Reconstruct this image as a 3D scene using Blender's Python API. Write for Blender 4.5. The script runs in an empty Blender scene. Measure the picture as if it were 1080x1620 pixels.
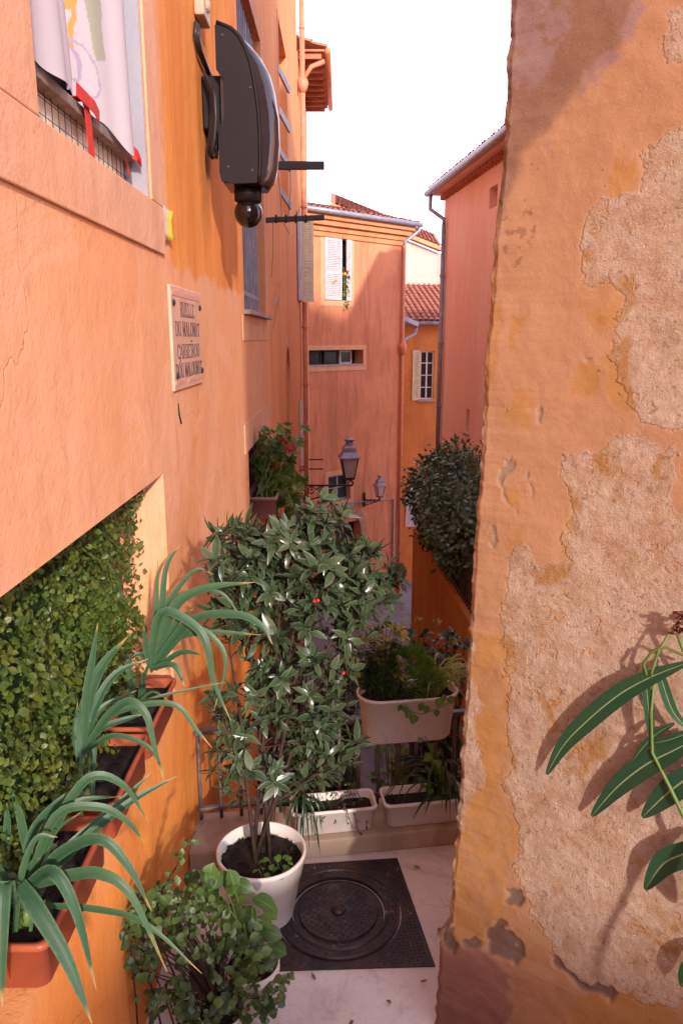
import bpy, math, random
import numpy as np
from mathutils import Vector, Matrix
R = math.radians
S = bpy.context.scene
COL = S.collection
rnd = random.Random(7)

# ------------------------------------------------------------------ camera, sky, sun, exposure
FPX = 1200.0                      # focal length in photo pixels (1080 x 1620)
PITCH = math.atan(275 / FPX)
CP, SP = math.cos(PITCH), math.sin(PITCH)
cam_d = bpy.data.cameras.new('camera'); cam = bpy.data.objects.new('camera', cam_d); COL.objects.link(cam)
cam_d.sensor_fit = 'VERTICAL'; cam_d.sensor_height = 36; cam_d.lens = FPX / 1620 * 36
cam_d.clip_start = .05; cam_d.clip_end = 3000
cam.rotation_euler = (math.pi / 2 - PITCH, 0, 0)
S.camera = cam
S.view_settings.view_transform = 'Standard'; S.view_settings.look = 'None'
S.view_settings.exposure = 1.95; S.view_settings.gamma = 1

SUN_TO = Vector((.30, -.88, .34)).normalized()       # direction towards the sun
w = bpy.data.worlds.new('World'); S.world = w; w.use_nodes = True
nt = w.node_tree; bgn = nt.nodes['Background']
sky = nt.nodes.new('ShaderNodeTexSky'); sky.sky_type = 'NISHITA'; sky.sun_disc = False
sky.sun_elevation = math.asin(SUN_TO.z); sky.sun_rotation = math.atan2(SUN_TO.x, SUN_TO.y)
sky.air_density = 1.0; sky.dust_density = .4
hsv = nt.nodes.new('ShaderNodeHueSaturation'); hsv.inputs['Saturation'].default_value = .30
mixn = nt.nodes.new('ShaderNodeMix'); mixn.data_type = 'RGBA'; mixn.blend_type = 'MULTIPLY'
mixn.inputs['Factor'].default_value = 1; mixn.inputs['B'].default_value = (1.0, .84, .96, 1)
nt.links.new(sky.outputs[0], hsv.inputs['Color']); nt.links.new(hsv.outputs[0], mixn.inputs['A'])
nt.links.new(mixn.outputs['Result'], bgn.inputs[0]); bgn.inputs[1].default_value = .15
sd = bpy.data.lights.new('sun', 'SUN'); sd.energy = 1.3; sd.angle = R(2); sd.color = (1, .88, .76)
so = bpy.data.objects.new('sun', sd); COL.objects.link(so)
so.rotation_euler = SUN_TO.to_track_quat('Z', 'Y').to_euler(); so.location = (3, -6, 12)

# ------------------------------------------------------------------ pixel helpers (direction only)
def ray(u, v):
    a, b = (u - 540) / FPX, (810 - v) / FPX
    return Vector((a, CP + b * SP, b * CP - SP))
def hx(u, v, x): d = ray(u, v); return d * (x / d.x)
def hy(u, v, y): d = ray(u, v); return d * (y / d.y)
def hz(u, v, z): d = ray(u, v); return d * (z / d.z)
def hp(u, v, p0, n): d = ray(u, v); return d * (Vector(p0).dot(Vector(n)) / d.dot(Vector(n)))
def project(P):
    """array of points -> photo pixels"""
    xc = P[:, 0]; yc = P[:, 1] * SP + P[:, 2] * CP; zc = P[:, 1] * CP - P[:, 2] * SP
    return 540 + FPX * xc / zc, 810 - FPX * yc / zc

# ------------------------------------------------------------------ numpy noise
def vnoise(x, y, seed):
    g = np.random.RandomState(seed).rand(64, 64)
    xi = np.floor(x).astype(int); yi = np.floor(y).astype(int)
    fx = x - xi; fy = y - yi; fx = fx * fx * (3 - 2 * fx); fy = fy * fy * (3 - 2 * fy)
    a = g[xi % 64, yi % 64]; b = g[(xi + 1) % 64, yi % 64]; c = g[xi % 64, (yi + 1) % 64]; d = g[(xi + 1) % 64, (yi + 1) % 64]
    return (a * (1 - fx) + b * fx) * (1 - fy) + (c * (1 - fx) + d * fx) * fy
def fbm(x, y, s, seed, o=5):
    t = 0; a = .5; n = 0
    for i in range(o):
        t = t + a * vnoise(x * s + 17.3 * i, y * s + 5.1 * i, seed + i); n += a; a *= .55; s *= 2.05
    return t / n
def inpoly(px, py, poly):
    ins = np.zeros(px.shape, bool); j = len(poly) - 1
    for i in range(len(poly)):
        xi, yi = poly[i]; xj, yj = poly[j]
        if yi != yj:
            ins ^= ((yi > py) != (yj > py)) & (px < (xj - xi) * (py - yi) / (yj - yi) + xi)
        j = i
    return ins

# ------------------------------------------------------------------ mesh builder
class MB:
    def __init__(s): s.v = []; s.f = []; s.uv = None; s.sm = False
    def add(s, vs, fs):
        b = len(s.v); s.v += [tuple(q) for q in vs]; s.f += [tuple(i + b for i in f) for f in fs]
        return s
    def quad(s, *p): return s.add(p, [tuple(range(len(p)))])
    def hexa(s, p):          # 8 points, bottom 4 ccw then top 4
        return s.add(p, [(3, 2, 1, 0), (4, 5, 6, 7), (0, 1, 5, 4), (1, 2, 6, 5), (2, 3, 7, 6), (3, 0, 4, 7)])
    def box(s, x0, x1, y0, y1, z0, z1):
        return s.hexa([(x0, y0, z0), (x1, y0, z0), (x1, y1, z0), (x0, y1, z0), (x0, y0, z1), (x1, y0, z1), (x1, y1, z1), (x0, y1, z1)])
    def bar(s, a, b, wdt, hgt, up=(0, 0, 1)):
        a = Vector(a); b = Vector(b); d = (b - a).normalized(); u = Vector(up)
        r = d.cross(u).normalized() * wdt / 2; u = r.cross(d).normalized() * hgt / 2
        return s.hexa([a - r - u, a + r - u, b + r - u, b - r - u, a - r + u, a + r + u, b + r + u, b - r + u])
    def tube(s, path, rad, n=8, cap=True):
        path = [Vector(p) for p in path]; m = len(path)
        if not isinstance(rad, (list, tuple)): rad = [rad] * m
        b = len(s.v); ref = None
        for i, p in enumerate(path):
            t = (path[min(i + 1, m - 1)] - path[max(i - 1, 0)]).normalized()
            if ref is None: ref = t.orthogonal().normalized()
            ref = (ref - t * ref.dot(t))
            ref = ref.normalized() if ref.length > 1e-6 else t.orthogonal().normalized()
            c = t.cross(ref)
            for k in range(n):
                a = 2 * math.pi * k / n
                s.v.append(tuple(p + (ref * math.cos(a) + c * math.sin(a)) * rad[i]))
        for i in range(m - 1):
            for k in range(n):
                s.f.append((b + i * n + k, b + i * n + (k + 1) % n, b + (i + 1) * n + (k + 1) % n, b + (i + 1) * n + k))
        if cap:
            s.f.append(tuple(b + k for k in reversed(range(n)))); s.f.append(tuple(b + (m - 1) * n + k for k in range(n)))
        return s
    def lathe(s, prof, c=(0, 0, 0), n=24, rot=0, cap=True, sx=1, sy=1):
        b = len(s.v); m = len(prof)
        for r, z in prof:
            for k in range(n):
                a = 2 * math.pi * k / n + rot
                s.v.append((c[0] + r * sx * math.cos(a), c[1] + r * sy * math.sin(a), c[2] + z))
        for i in range(m - 1):
            for k in range(n):
                s.f.append((b + i * n + k, b + i * n + (k + 1) % n, b + (i + 1) * n + (k + 1) % n, b + (i + 1) * n + k))
        if cap:
            s.f.append(tuple(b + k for k in reversed(range(n)))); s.f.append(tuple(b + (m - 1) * n + k for k in range(n)))
        return s
    def loft(s, rings, cap=True):
        b = len(s.v); n = len(rings[0])
        for r in rings: s.v += [tuple(p) for p in r]
        for i in range(len(rings) - 1):
            for k in range(n):
                s.f.append((b + i * n + k, b + i * n + (k + 1) % n, b + (i + 1) * n + (k + 1) % n, b + (i + 1) * n + k))
        if cap:
            s.f.append(tuple(b + k for k in reversed(range(n)))); s.f.append(tuple(b + (len(rings) - 1) * n + k for k in range(n)))
        return s

WO = {}                                     # world origin of every object with its mesh in world axes
def obj(name, mb, material, parent=None, smooth=False, bevel=0, kind=None, label=None, cat=None, group=None):
    if parent is not None: o0 = WO[parent.name]
    else:
        a = np.array(mb.v); o0 = Vector(((a[:, 0].min() + a[:, 0].max()) / 2, (a[:, 1].min() + a[:, 1].max()) / 2, a[:, 2].min()))
    me = bpy.data.meshes.new(name)
    me.from_pydata([(p[0] - o0.x, p[1] - o0.y, p[2] - o0.z) for p in mb.v], [], mb.f)
    if mb.uv is not None:
        uvl = me.uv_layers.new(name='UVMap'); idx = np.empty(len(me.loops), np.int32); me.loops.foreach_get('vertex_index', idx)
        uvl.data.foreach_set('uv', np.asarray(mb.uv, np.float32)[idx].ravel())
    if smooth or mb.sm: me.polygons.foreach_set('use_smooth', [True] * len(me.polygons))
    me.materials.append(material); me.update()
    o = bpy.data.objects.new(name, me); COL.objects.link(o)
    if parent is not None: o.parent = parent
    else: o.location = o0
    WO[o.name] = o0
    if bevel:
        m = o.modifiers.new('bevel', 'BEVEL'); m.width = bevel; m.segments = 2; m.limit_method = 'ANGLE'; m.angle_limit = R(40)
    if kind: o['kind'] = kind
    if label: o['label'] = label
    if cat: o['category'] = cat
    if group: o['group'] = group
    return o
def thing(name, label, cat, loc, group=None):
    o = bpy.data.objects.new(name, None); COL.objects.link(o); o.location = loc; o.empty_display_size = .1
    o['label'] = label; o['category'] = cat
    if group: o['group'] = group
    WO[o.name] = Vector(loc)
    return o

# ------------------------------------------------------------------ materials
class NT:
    def __init__(s, name):
        s.m = bpy.data.materials.new(name); s.m.use_nodes = True; s.t = s.m.node_tree
        s.b = s.t.nodes['Principled BSDF']; s.out = s.t.nodes['Material Output']
    def n(s, typ, **k):
        x = s.t.nodes.new(typ)
        for a, b in k.items(): setattr(x, a, b)
        return x
    def l(s, a, b): s.t.links.new(a, b)
    def pos(s): return s.n('ShaderNodeNewGeometry').outputs['Position']
    def objco(s): return s.n('ShaderNodeTexCoord').outputs['Object']
    def val(s, sock, x):
        if hasattr(x, 'is_output'): s.l(x, sock)
        elif isinstance(x, (tuple, list)) and len(x) == 3 and sock.type == 'RGBA': sock.default_value = (*x, 1)
        else: sock.default_value = x
    def math(s, op, a, b=0.0, c=None):
        x = s.n('ShaderNodeMath', operation=op); s.val(x.inputs[0], a); s.val(x.inputs[1], b)
        if c is not None: s.val(x.inputs[2], c)
        return x.outputs[0]
    def noise(s, co, scale, detail=4, rough=.55, stretch=None, dist=0):
        if stretch:
            mp = s.n('ShaderNodeMapping'); mp.inputs['Scale'].default_value = stretch; s.l(co, mp.inputs['Vector']); co = mp.outputs[0]
        x = s.n('ShaderNodeTexNoise'); s.l(co, x.inputs['Vector']); x.inputs['Scale'].default_value = scale
        x.inputs['Detail'].default_value = detail; x.inputs['Roughness'].default_value = rough; x.inputs['Distortion'].default_value = dist
        return x.outputs['Fac']
    def sm(s, v, a, b, lo=0., hi=1.):
        x = s.n('ShaderNodeMapRange'); x.interpolation_type = 'SMOOTHSTEP'; s.val(x.inputs['Value'], v)
        x.inputs['From Min'].default_value = a; x.inputs['From Max'].default_value = b
        x.inputs['To Min'].default_value = lo; x.inputs['To Max'].default_value = hi
        return x.outputs[0]
    def mix(s, f, a, b, mode='MIX'):
        x = s.n('ShaderNodeMix', data_type='RGBA', blend_type=mode); s.val(x.inputs['Factor'], f); s.val(x.inputs['A'], a); s.val(x.inputs['B'], b)
        return x.outputs['Result']
    def bump(s, h, strength=.3, dist=.01, prev=None):
        x = s.n('ShaderNodeBump'); x.inputs['Strength'].default_value = strength; x.inputs['Distance'].default_value = dist
        s.val(x.inputs['Height'], h)
        if prev is not None: s.l(prev, x.inputs['Normal'])
        return x.outputs[0]
    def fin(s, col, rough=.8, nrm=None, spec=.3, metal=0):
        s.val(s.b.inputs['Base Color'], col); s.val(s.b.inputs['Roughness'], rough)
        s.b.inputs['Specular IOR Level'].default_value = spec; s.b.inputs['Metallic'].default_value = metal
        if nrm is not None: s.l(nrm, s.b.inputs['Normal'])
        return s.m

def simple(name, c1, c2=None, scale=6, rough=.6, bump=.15, bscale=60, spec=.4, metal=0, dist=.004, stretch=None, world=True):
    t = NT(name); co = t.pos() if world else t.objco()
    c2 = c2 or tuple(x * .75 for x in c1)
    f = t.sm(t.noise(co, scale, 5, .6, stretch), .35, .65)
    col = t.mix(f, c1, c2)
    nr = t.bump(t.noise(co, bscale, 3), bump, dist) if bump else None
    return t.fin(col, rough, nr, spec, metal)

def plaster(name, c1, c2, c3, streak=.5, fine=1.0, dirt=None):
    """old lime plaster: patchy tone, vertical streaks, fine grain"""
    t = NT(name); co = t.pos()
    big = t.sm(t.noise(co, 1.1, 6, .6, dist=.6), .35, .68)
    col = t.mix(big, c1, c2)
    st = t.sm(t.noise(co, 2.6, 6, .68, (1.2, 1.2, .2), .7), .42, .72)
    col = t.mix(t.math('MULTIPLY', st, streak), col, c3)
    sp = t.sm(t.noise(co, 26, 3, .6), .68, .8)
    col = t.mix(t.math('MULTIPLY', sp, .25), col, dirt or tuple(x * .55 for x in c3))
    h = t.math('ADD', t.math('MULTIPLY', t.noise(co, 3.2, 4), 1.6), t.math('MULTIPLY', t.noise(co, 95, 4, .65), .14 * fine))
    return t.fin(col, .9, t.bump(h, .55, .022), .15)

def foliage(name, c1, c2, rough=.38, trans=.25, spec=.5, margin=None, rib=None, tcol=None, clump=None):
    t = NT(name)
    r = t.math('FRACT', t.math('ADD', t.n('ShaderNodeNewGeometry').outputs['Random Per Island'], t.n('ShaderNodeObjectInfo').outputs['Random']))
    col = t.mix(r, c1, c2)
    uv = t.n('ShaderNodeUVMap'); sx = t.n('ShaderNodeSeparateXYZ'); t.l(uv.outputs[0], sx.inputs[0])
    a = t.math('ABSOLUTE', t.math('SUBTRACT', sx.outputs['X'], .5))
    co = t.pos()
    if clump: col = t.mix(t.math('MULTIPLY', t.sm(t.noise(co, 7, 3), .48, .66), .75), col, clump)
    vein = t.noise(uv.outputs[0], 1, 3, .6, (34, 1.6, 1))
    col = t.mix(t.math('MULTIPLY', t.sm(vein, .4, .7), .36), col, tuple(x * 1.5 for x in c2))
    if margin:
        mk = t.sm(t.math('ADD', a, t.math('MULTIPLY', t.math('SUBTRACT', t.noise(co, 60, 3), .5), .42)), .30, .50)
        col = t.mix(mk, col, margin)
    if rib:
        col = t.mix(t.sm(a, .018, .045, 1, 0), col, rib)
    if tcol:   # dry tip
        col = t.mix(t.sm(t.math('ADD', sx.outputs['Y'], t.math('MULTIPLY', t.noise(co, 14, 2), .22)), .98, 1.08), col, tcol)
    col = t.mix(t.math('MULTIPLY', t.noise(co, 45, 3), .35), col, tuple(x * .5 for x in c1))
    nr = t.bump(t.math('SUBTRACT', t.math('MULTIPLY', t.noise(co, 120, 2), .4), t.sm(a, 0, .12, 1, 0)), .25, .002)
    t.fin(col, rough, nr, spec)
    tr = t.n('ShaderNodeBsdfTranslucent'); t.l(t.mix(.5, col, tuple(min(1, x * 1.6) for x in c2)), tr.inputs[0])
    ms = t.n('ShaderNodeMixShader'); ms.inputs[0].default_value = trans
    t.l(t.b.outputs[0], ms.inputs[1]); t.l(tr.outputs[0], ms.inputs[2]); t.l(ms.outputs[0], t.out.inputs['Surface'])
    return t.m

M = {}
def left_wall_material():
    t = NT('orange_plaster'); co = t.pos(); sp = t.n('ShaderNodeSeparateXYZ'); t.l(co, sp.inputs[0]); Y, Z = sp.outputs['Y'], sp.outputs['Z']
    wob = t.math('MULTIPLY', t.math('SUBTRACT', t.noise(co, 2.2, 6, .62), .5), .34)
    z = t.math('ADD', Z, wob); y = t.math('ADD', Y, wob)
    pale, warm, deep, low = (.72, .375, .205), (.72, .335, .155), (.70, .26, .085), (.84, .32, .075)
    big = t.sm(t.noise(co, .9, 6, .6, dist=.5), .35, .68)
    col = t.mix(big, pale, warm)
    rp = t.sm(t.noise(co, 1.7, 7, .68, dist=1.2), .545, .575); col = t.mix(t.math('MULTIPLY', rp, .55), col, (.74, .40, .24))
    gr = t.sm(t.noise(co, 3.4, 8, .72, (1, 1, .55), 1.0), .52, .72); col = t.mix(t.math('MULTIPLY', gr, .5), col, (.50, .23, .12))
    pit = t.sm(t.noise(co, 46, 4, .7), .63, .72); col = t.mix(t.math('MULTIPLY', pit, .35), col, (.42, .19, .10))
    # older ochre coat between the two windows, with rain streaks
    up = t.math('MULTIPLY', t.sm(z, .34, .40), t.math('MULTIPLY', t.sm(Y, 3.93, 3.97), t.sm(y, 7.2, 6.6)))
    stk = t.sm(t.noise(co, 2.6, 7, .72, (1, 1.3, .16), .7), .36, .70)
    ochre = t.mix(stk, (.76, .31, .085), (.62, .21, .048))
    col = t.mix(up, col, ochre)
    # more saturated orange towards the bottom, below the niche
    lo = t.sm(z, -1.55, -2.0)
    col = t.mix(lo, col, t.mix(stk, low, (.74, .235, .055)))
    far = t.sm(y, 8.2, 9.5)
    col = t.mix(far, col, t.mix(t.sm(t.noise(co, 4, 6, .65, (1, 1, .12)), .4, .66), (.78, .37, .165), (.68, .28, .105)))
    drip = t.sm(t.noise(co, 5, 5, .7, (1, 1, .09), .6), .60, .80)
    col = t.mix(t.math('MULTIPLY', drip, .42), col, (.36, .13, .06))
    spk = t.sm(t.noise(co, 30, 3, .6), .66, .80)
    col = t.mix(t.math('MULTIPLY', spk, .30), col, (.42, .17, .09))
    # hairline cracks
    vo = t.n('ShaderNodeTexVoronoi', feature='DISTANCE_TO_EDGE'); vo.inputs['Scale'].default_value = .7
    wv = t.n('ShaderNodeVectorMath', operation='ADD'); t.l(co, wv.inputs[0])
    nz = t.n('ShaderNodeTexNoise'); nz.inputs['Scale'].default_value = 3; nz.inputs['Detail'].default_value = 6; t.l(co, nz.inputs['Vector'])
    t.l(nz.outputs['Color'], wv.inputs[1]); t.l(wv.outputs[0], vo.inputs['Vector'])
    crk = t.sm(vo.outputs['Distance'], .0, .006, 1, 0)
    crk = t.math('MULTIPLY', crk, t.sm(t.noise(co, 1.2, 2), .52, .6))
    col = t.mix(t.math('MULTIPLY', crk, .3), col, (.35, .14, .08))
    h = t.math('ADD', t.math('MULTIPLY', t.noise(co, 2.6, 5), 1.8), t.math('MULTIPLY', t.noise(co, 70, 5, .72), .26))
    h = t.math('SUBTRACT', t.math('SUBTRACT', h, t.math('MULTIPLY', crk, .15)), t.math('ADD', t.math('MULTIPLY', pit, .14), t.math('MULTIPLY', rp, -.03)))
    return t.fin(col, .88, t.bump(h, .6, .022), .15)
M['left'] = left_wall_material()
M['surround'] = plaster('peach_surround', (.70, .40, .25), (.68, .36, .21), (.52, .27, .16), .6, 1.6)
M['blue_jamb'] = plaster('whitewashed_jamb', (.34, .33, .38), (.30, .29, .34), (.24, .20, .22), .4)
M['coral'] = plaster('coral_plaster', (.66, .28, .15), (.58, .235, .125), (.43, .165, .09), .95)
M['coral2'] = plaster('burnt_orange_plaster', (.62, .25, .075), (.56, .21, .065), (.42, .15, .05), .5)
M['pink'] = plaster('salmon_plaster', (.90, .50, .38), (.88, .53, .42), (.92, .68, .58), .65)
M['ochre'] = plaster('ochre_plaster', (.66, .33, .10), (.58, .27, .08), (.42, .18, .06), .5)
M['cream'] = plaster('cream_plaster', (.46, .37, .31), (.42, .33, .27), (.38, .28, .22), .4)
M['cornice'] = plaster('cornice_plaster', (.58, .27, .13), (.52, .23, .11), (.36, .15, .07), .6)
M['stone'] = plaster('sill_stone', (.42, .36, .32), (.36, .30, .27), (.22, .18, .16), .5)
M['archstone'] = plaster('arch_stone', (.46, .27, .18), (.40, .23, .16), (.30, .17, .12), .5)
M['tile'] = simple('roof_tile', (.55, .20, .12), (.40, .15, .10), 9, .85, .3, 70)
M['wood'] = simple('eave_wood', (.50, .20, .11), (.36, .13, .07), 4, .8, .3, 40)
M['pipe_orange'] = simple('painted_pipe', (.66, .25, .14), (.56, .19, .10), 7, .55, .1)
M['zinc'] = simple('zinc', (.33, .33, .38), (.24, .24, .29), 7, .45, .1, metal=.3)
M['iron'] = simple('black_iron', (.022, .020, .024), (.035, .028, .028), 12, .45, .1)
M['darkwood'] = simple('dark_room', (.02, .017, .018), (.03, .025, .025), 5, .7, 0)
M['glass'] = simple('dark_pane', (.014, .015, .019), (.022, .023, .028), 3, .16, 0, spec=.22)
M['shutter_grey'] = simple('lilac_shutter', (.60, .57, .60), (.50, .47, .50), 8, .6, .15)
M['shutter_cream'] = simple('cream_shutter', (.70, .62, .42), (.58, .52, .36), 8, .6, .15)
M['white_frame'] = simple('white_frame', (.72, .68, .66), (.6, .56, .54), 8, .5, .1)
M['pot_white'] = simple('white_plastic', (.84, .79, .74), (.78, .72, .66), 5, .38, .05, 30)
M['pot_pink'] = simple('trough_plastic', (.76, .70, .66), (.60, .52, .47), 7, .42, .08, 30)
M['terracotta'] = simple('terracotta_plastic', (.38, .085, .035), (.30, .065, .03), 6, .42, .06, 30)
M['terragrey'] = simple('dusty_terracotta', (.36, .20, .16), (.30, .16, .13), 6, .6, .1, 30)
M['soil'] = simple('soil', (.035, .022, .016), (.015, .010, .008), 40, .95, 1.0, 120, dist=.02)
M['bark'] = simple('stem_bark', (.060, .032, .022), (.032, .017, .012), 30, .8, .4, 90)
M['greenstem'] = simple('green_stem', (.07, .15, .03), (.13, .17, .04), 20, .5, .1)
M['housing'] = simple('housing_plastic', (.011, .0070, .0085), (.014, .009, .0105), 3, .5, .03, 80, spec=.14)
M['shell'] = simple('housing_shell', (.026, .020, .024), (.03, .024, .028), 3, .09, .0, spec=.7)
M['dome'] = simple('dome', (.006, .005, .006), (.008, .006, .007), 3, .04, 0, spec=.7)
M['plastic_box'] = simple('beige_box', (.5, .36, .26), (.42, .3, .2), 6, .5, .1)
M['castiron'] = None
M['lampglass'] = simple('frosted_lamp_glass', (.60, .50, .50), (.54, .44, .44), 4, .25, 0, spec=.5)
M['lamproof'] = simple('lamp_roof_metal', (.34, .34, .40), (.26, .26, .31), 8, .4, .1, metal=.2)
M['red'] = simple('red_cloth', (.62, .025, .015), (.45, .02, .012), 9, .6, .1)
M['flower_red'] = simple('red_petals', (.36, .01, .01), (.46, .03, .03), 40, .5, 0)
M['flower_orange'] = simple('yellow_petals', (.75, .42, .03), (.85, .5, .08), 40, .5, 0)
M['card'] = simple('enamel_plate', (.68, .42, .31), (.60, .35, .25), 9, .4, .05, 20)
M['ink'] = simple('dark_ink', (.045, .03, .04), (.08, .05, .06), 30, .5, 0)
M['ink_red'] = simple('red_ink', (.58, .26, .22), (.64, .38, .29), 14, .4, 0)
M['wither'] = simple('withered_petals', (.20, .075, .045), (.12, .05, .03), 40, .8, .1)
M['rail'] = simple('railing_paint', (.10, .075, .08), (.16, .12, .12), 10, .5, .15)

def landing_mat():
    t = NT('landing_cement'); co = t.pos()
    col = t.mix(t.sm(t.noise(co, 2.2, 6, .62), .35, .65), (.74, .66, .62), (.66, .58, .54))
    col = t.mix(t.math('MULTIPLY', t.sm(t.noise(co, 70, 4, .7), .5, .75), .35), col, (.26, .2, .18))
    col = t.mix(t.math('MULTIPLY', t.sm(t.noise(co, 4, 8, .74, dist=.8), .50, .70), .62), col, (.40, .32, .29))
    vo = t.n('ShaderNodeTexVoronoi', feature='DISTANCE_TO_EDGE'); vo.inputs['Scale'].default_value = 1.3
    wv = t.n('ShaderNodeVectorMath', operation='ADD'); t.l(co, wv.inputs[0])
    nz = t.n('ShaderNodeTexNoise'); nz.inputs['Scale'].default_value = 2.5; nz.inputs['Detail'].default_value = 6; t.l(co, nz.inputs['Vector'])
    t.l(nz.outputs['Color'], wv.inputs[1]); t.l(wv.outputs[0], vo.inputs['Vector'])
    ck = t.sm(vo.outputs['Distance'], 0, .006, 1, 0)
    ck = t.math('MULTIPLY', ck, t.sm(t.noise(co, 1.6, 2), .54, .60)); col = t.mix(t.math('MULTIPLY', ck, .5), col, (.14, .10, .09))
    h = t.math('SUBTRACT', t.math('ADD', t.noise(co, 8, 5), t.math('MULTIPLY', t.noise(co, 140, 3), .25)), t.math('MULTIPLY', ck, .5))
    return t.fin(col, .8, t.bump(h, .4, .01), .3)
M['landing'] = landing_mat()
M['street'] = simple('street_stone', (.22, .22, .26), (.15, .15, .18), 3, .6, .4, 30, dist=.01)
def dirty(name, c, d):
    t = NT(name); co = t.pos()
    col = t.mix(t.math('MULTIPLY', t.sm(t.noise(co, 7, 7, .72, (1, 1, .45), .8), .46, .74), .55), c, d)
    col = t.mix(t.math('MULTIPLY', t.sm(t.noise(co, 55, 4, .7), .60, .74), .35), col, tuple(x * .5 for x in d))
    return t.fin(col, t.sm(t.noise(co, 9, 4), .3, .7, .34, .6), t.bump(t.noise(co, 40, 4), .08, .004), .4)
M['pot_white'] = dirty('white_plastic_worn', (.84, .79, .73), (.58, .46, .36)); M['pot_pink'] = dirty('trough_plastic_worn', (.78, .72, .68), (.50, .38, .30))
def castiron():
    t = NT('cast_iron'); co = t.pos()
    col = t.mix(t.sm(t.noise(co, 7, 5, .65), .4, .65), (.030, .024, .030), (.062, .034, .028))
    paint = t.math('MULTIPLY', t.sm(t.noise(co, 30, 6, .78), .58, .66), t.sm(t.noise(co, 5.5, 2), .52, .62))
    col = t.mix(t.math('MULTIPLY', paint, .8), col, (.42, .36, .34))
    return t.fin(col, t.sm(t.noise(co, 20, 3), .3, .7, .28, .55), t.bump(t.noise(co, 90, 4, .7), .35, .004), .5, .25)
M['castiron'] = castiron()

def cloth_mat():
    t = NT('printed_cloth'); at = t.n('ShaderNodeAttribute', attribute_name='Print')
    t.fin(at.outputs['Color'], .75, t.bump(t.noise(t.pos(), 300, 2), .1, .002), .2)
    tr = t.n('ShaderNodeBsdfTranslucent'); t.l(at.outputs['Color'], tr.inputs[0])
    ms = t.n('ShaderNodeMixShader'); ms.inputs[0].default_value = .2
    t.l(t.b.outputs[0], ms.inputs[1]); t.l(tr.outputs[0], ms.inputs[2]); t.l(ms.outputs[0], t.out.inputs['Surface'])
    return t.m
M['cloth'] = cloth_mat()

F = {}
F['hedge'] = foliage('hedge_leaf', (.018, .050, .010), (.11, .165, .022), .42, .16, clump=(.15, .155, .02))
F['iris'] = foliage('iris_leaf', (.024, .078, .036), (.070, .140, .062), .46, .18, .35, margin=(.09, .165, .075), tcol=(.42, .27, .10))
F['shrub'] = foliage('variegated_leaf', (.028, .062, .028), (.075, .115, .052), .27, .20, .65, margin=(.17, .19, .10))
F['plain'] = foliage('glossy_leaf', (.025, .070, .022), (.060, .13, .035), .32, .18)
F['rose'] = foliage('rose_leaf', (.026, .066, .022), (.105, .17, .04), .45, .22)
F['broad'] = foliage('broad_leaf', (.05, .15, .03), (.17, .30, .05), .40, .25, rib=(.22, .35, .10))
F['bush'] = foliage('bush_leaf', (.030, .095, .045), (.085, .190, .095), .26, .12, .7)
F['geranium'] = foliage('geranium_leaf', (.045, .14, .025), (.22, .30, .05), .45, .25)
F['thuja'] = foliage('thuja_leaf', (.04, .14, .015), (.13, .27, .03), .5, .2)
F['yellow'] = foliage('yellow_leaf', (.16, .2, .03), (.55, .45, .05), .45, .25)
F['spider'] = foliage('spider_leaf', (.16, .30, .05), (.30, .42, .10), .4, .3, margin=(.50, .52, .26))
F['lobed'] = foliage('lobed_leaf', (.035, .095, .022), (.11, .20, .035), .42, .22, rib=(.16, .26, .07))
F['oleander'] = foliage('oleander_leaf', (.015, .058, .027), (.024, .082, .036), .30, .12, .5, rib=(.26, .36, .17))
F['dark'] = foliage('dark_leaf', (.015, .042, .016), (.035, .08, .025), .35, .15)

# ------------------------------------------------------------------ leaves
def leaf_geo(n=4, wd=.3, fold=.25, curl=.25, peak=.45, blunt=.8):
    """unit leaf along +Y, width wd, normal +Z: rows of three points"""
    v = []; uv = []; f = []
    for i in range(n + 1):
        t = i / n
        wv = wd / 2 * (math.sin(math.pi * t ** (math.log(.5) / math.log(peak))) ** blunt if 0 < t < 1 else .06)
        z = -curl * t * t
        for k in (-1, 0, 1):
            v.append((k * wv, t * (1 - .25 * curl * t), z + abs(k) * fold * wv)); uv.append((.5 + k * .5, t))
    for i in range(n):
        for k in (0, 1):
            a = i * 3 + k; f.append((a, a + 1, a + 4, a + 3))
    return np.array(v), f, np.array(uv)
def frame(pos, d, up, size, wid=1.0):
    d = Vector(d).normalized(); x = d.cross(Vector(up))
    if x.length < 1e-4: x = d.orthogonal()
    x.normalize(); z = x.cross(d)
    m = Matrix(((x.x * wid, d.x, z.x, 0), (x.y * wid, d.y, z.y, 0), (x.z * wid, d.z, z.z, 0), (0, 0, 0, 1)))
    return Matrix.Translation(pos) @ m @ Matrix.Scale(size, 4)
def merge_leaves(mats, geos):
    mb = MB(); V = []; UV = []; Fc = []; b = 0
    for i, m in enumerate(mats):
        g, f, uv = geos[i % len(geos)]; A = np.array(m)
        V.append(g @ A[:3, :3].T + A[:3, 3]); UV.append(uv); Fc += [tuple(q + b for q in ff) for ff in f]; b += len(g)
    mb.v = [tuple(p) for p in np.vstack(V)]; mb.f = Fc; mb.uv = np.vstack(UV); mb.sm = True
    return mb
def leaf_meshes(name, geos, mat):
    out = []
    for g, f, uv in geos:
        me = bpy.data.meshes.new(name); me.from_pydata([tuple(p) for p in g], [], f)
        l = me.uv_layers.new(name='UVMap'); idx = np.empty(len(me.loops), np.int32); me.loops.foreach_get('vertex_index', idx)
        l.data.foreach_set('uv', uv.astype(np.float32)[idx].ravel()); me.polygons.foreach_set('use_smooth', [True] * len(me.polygons))
        me.materials.append(mat); out.append(me)
    return out
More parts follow.
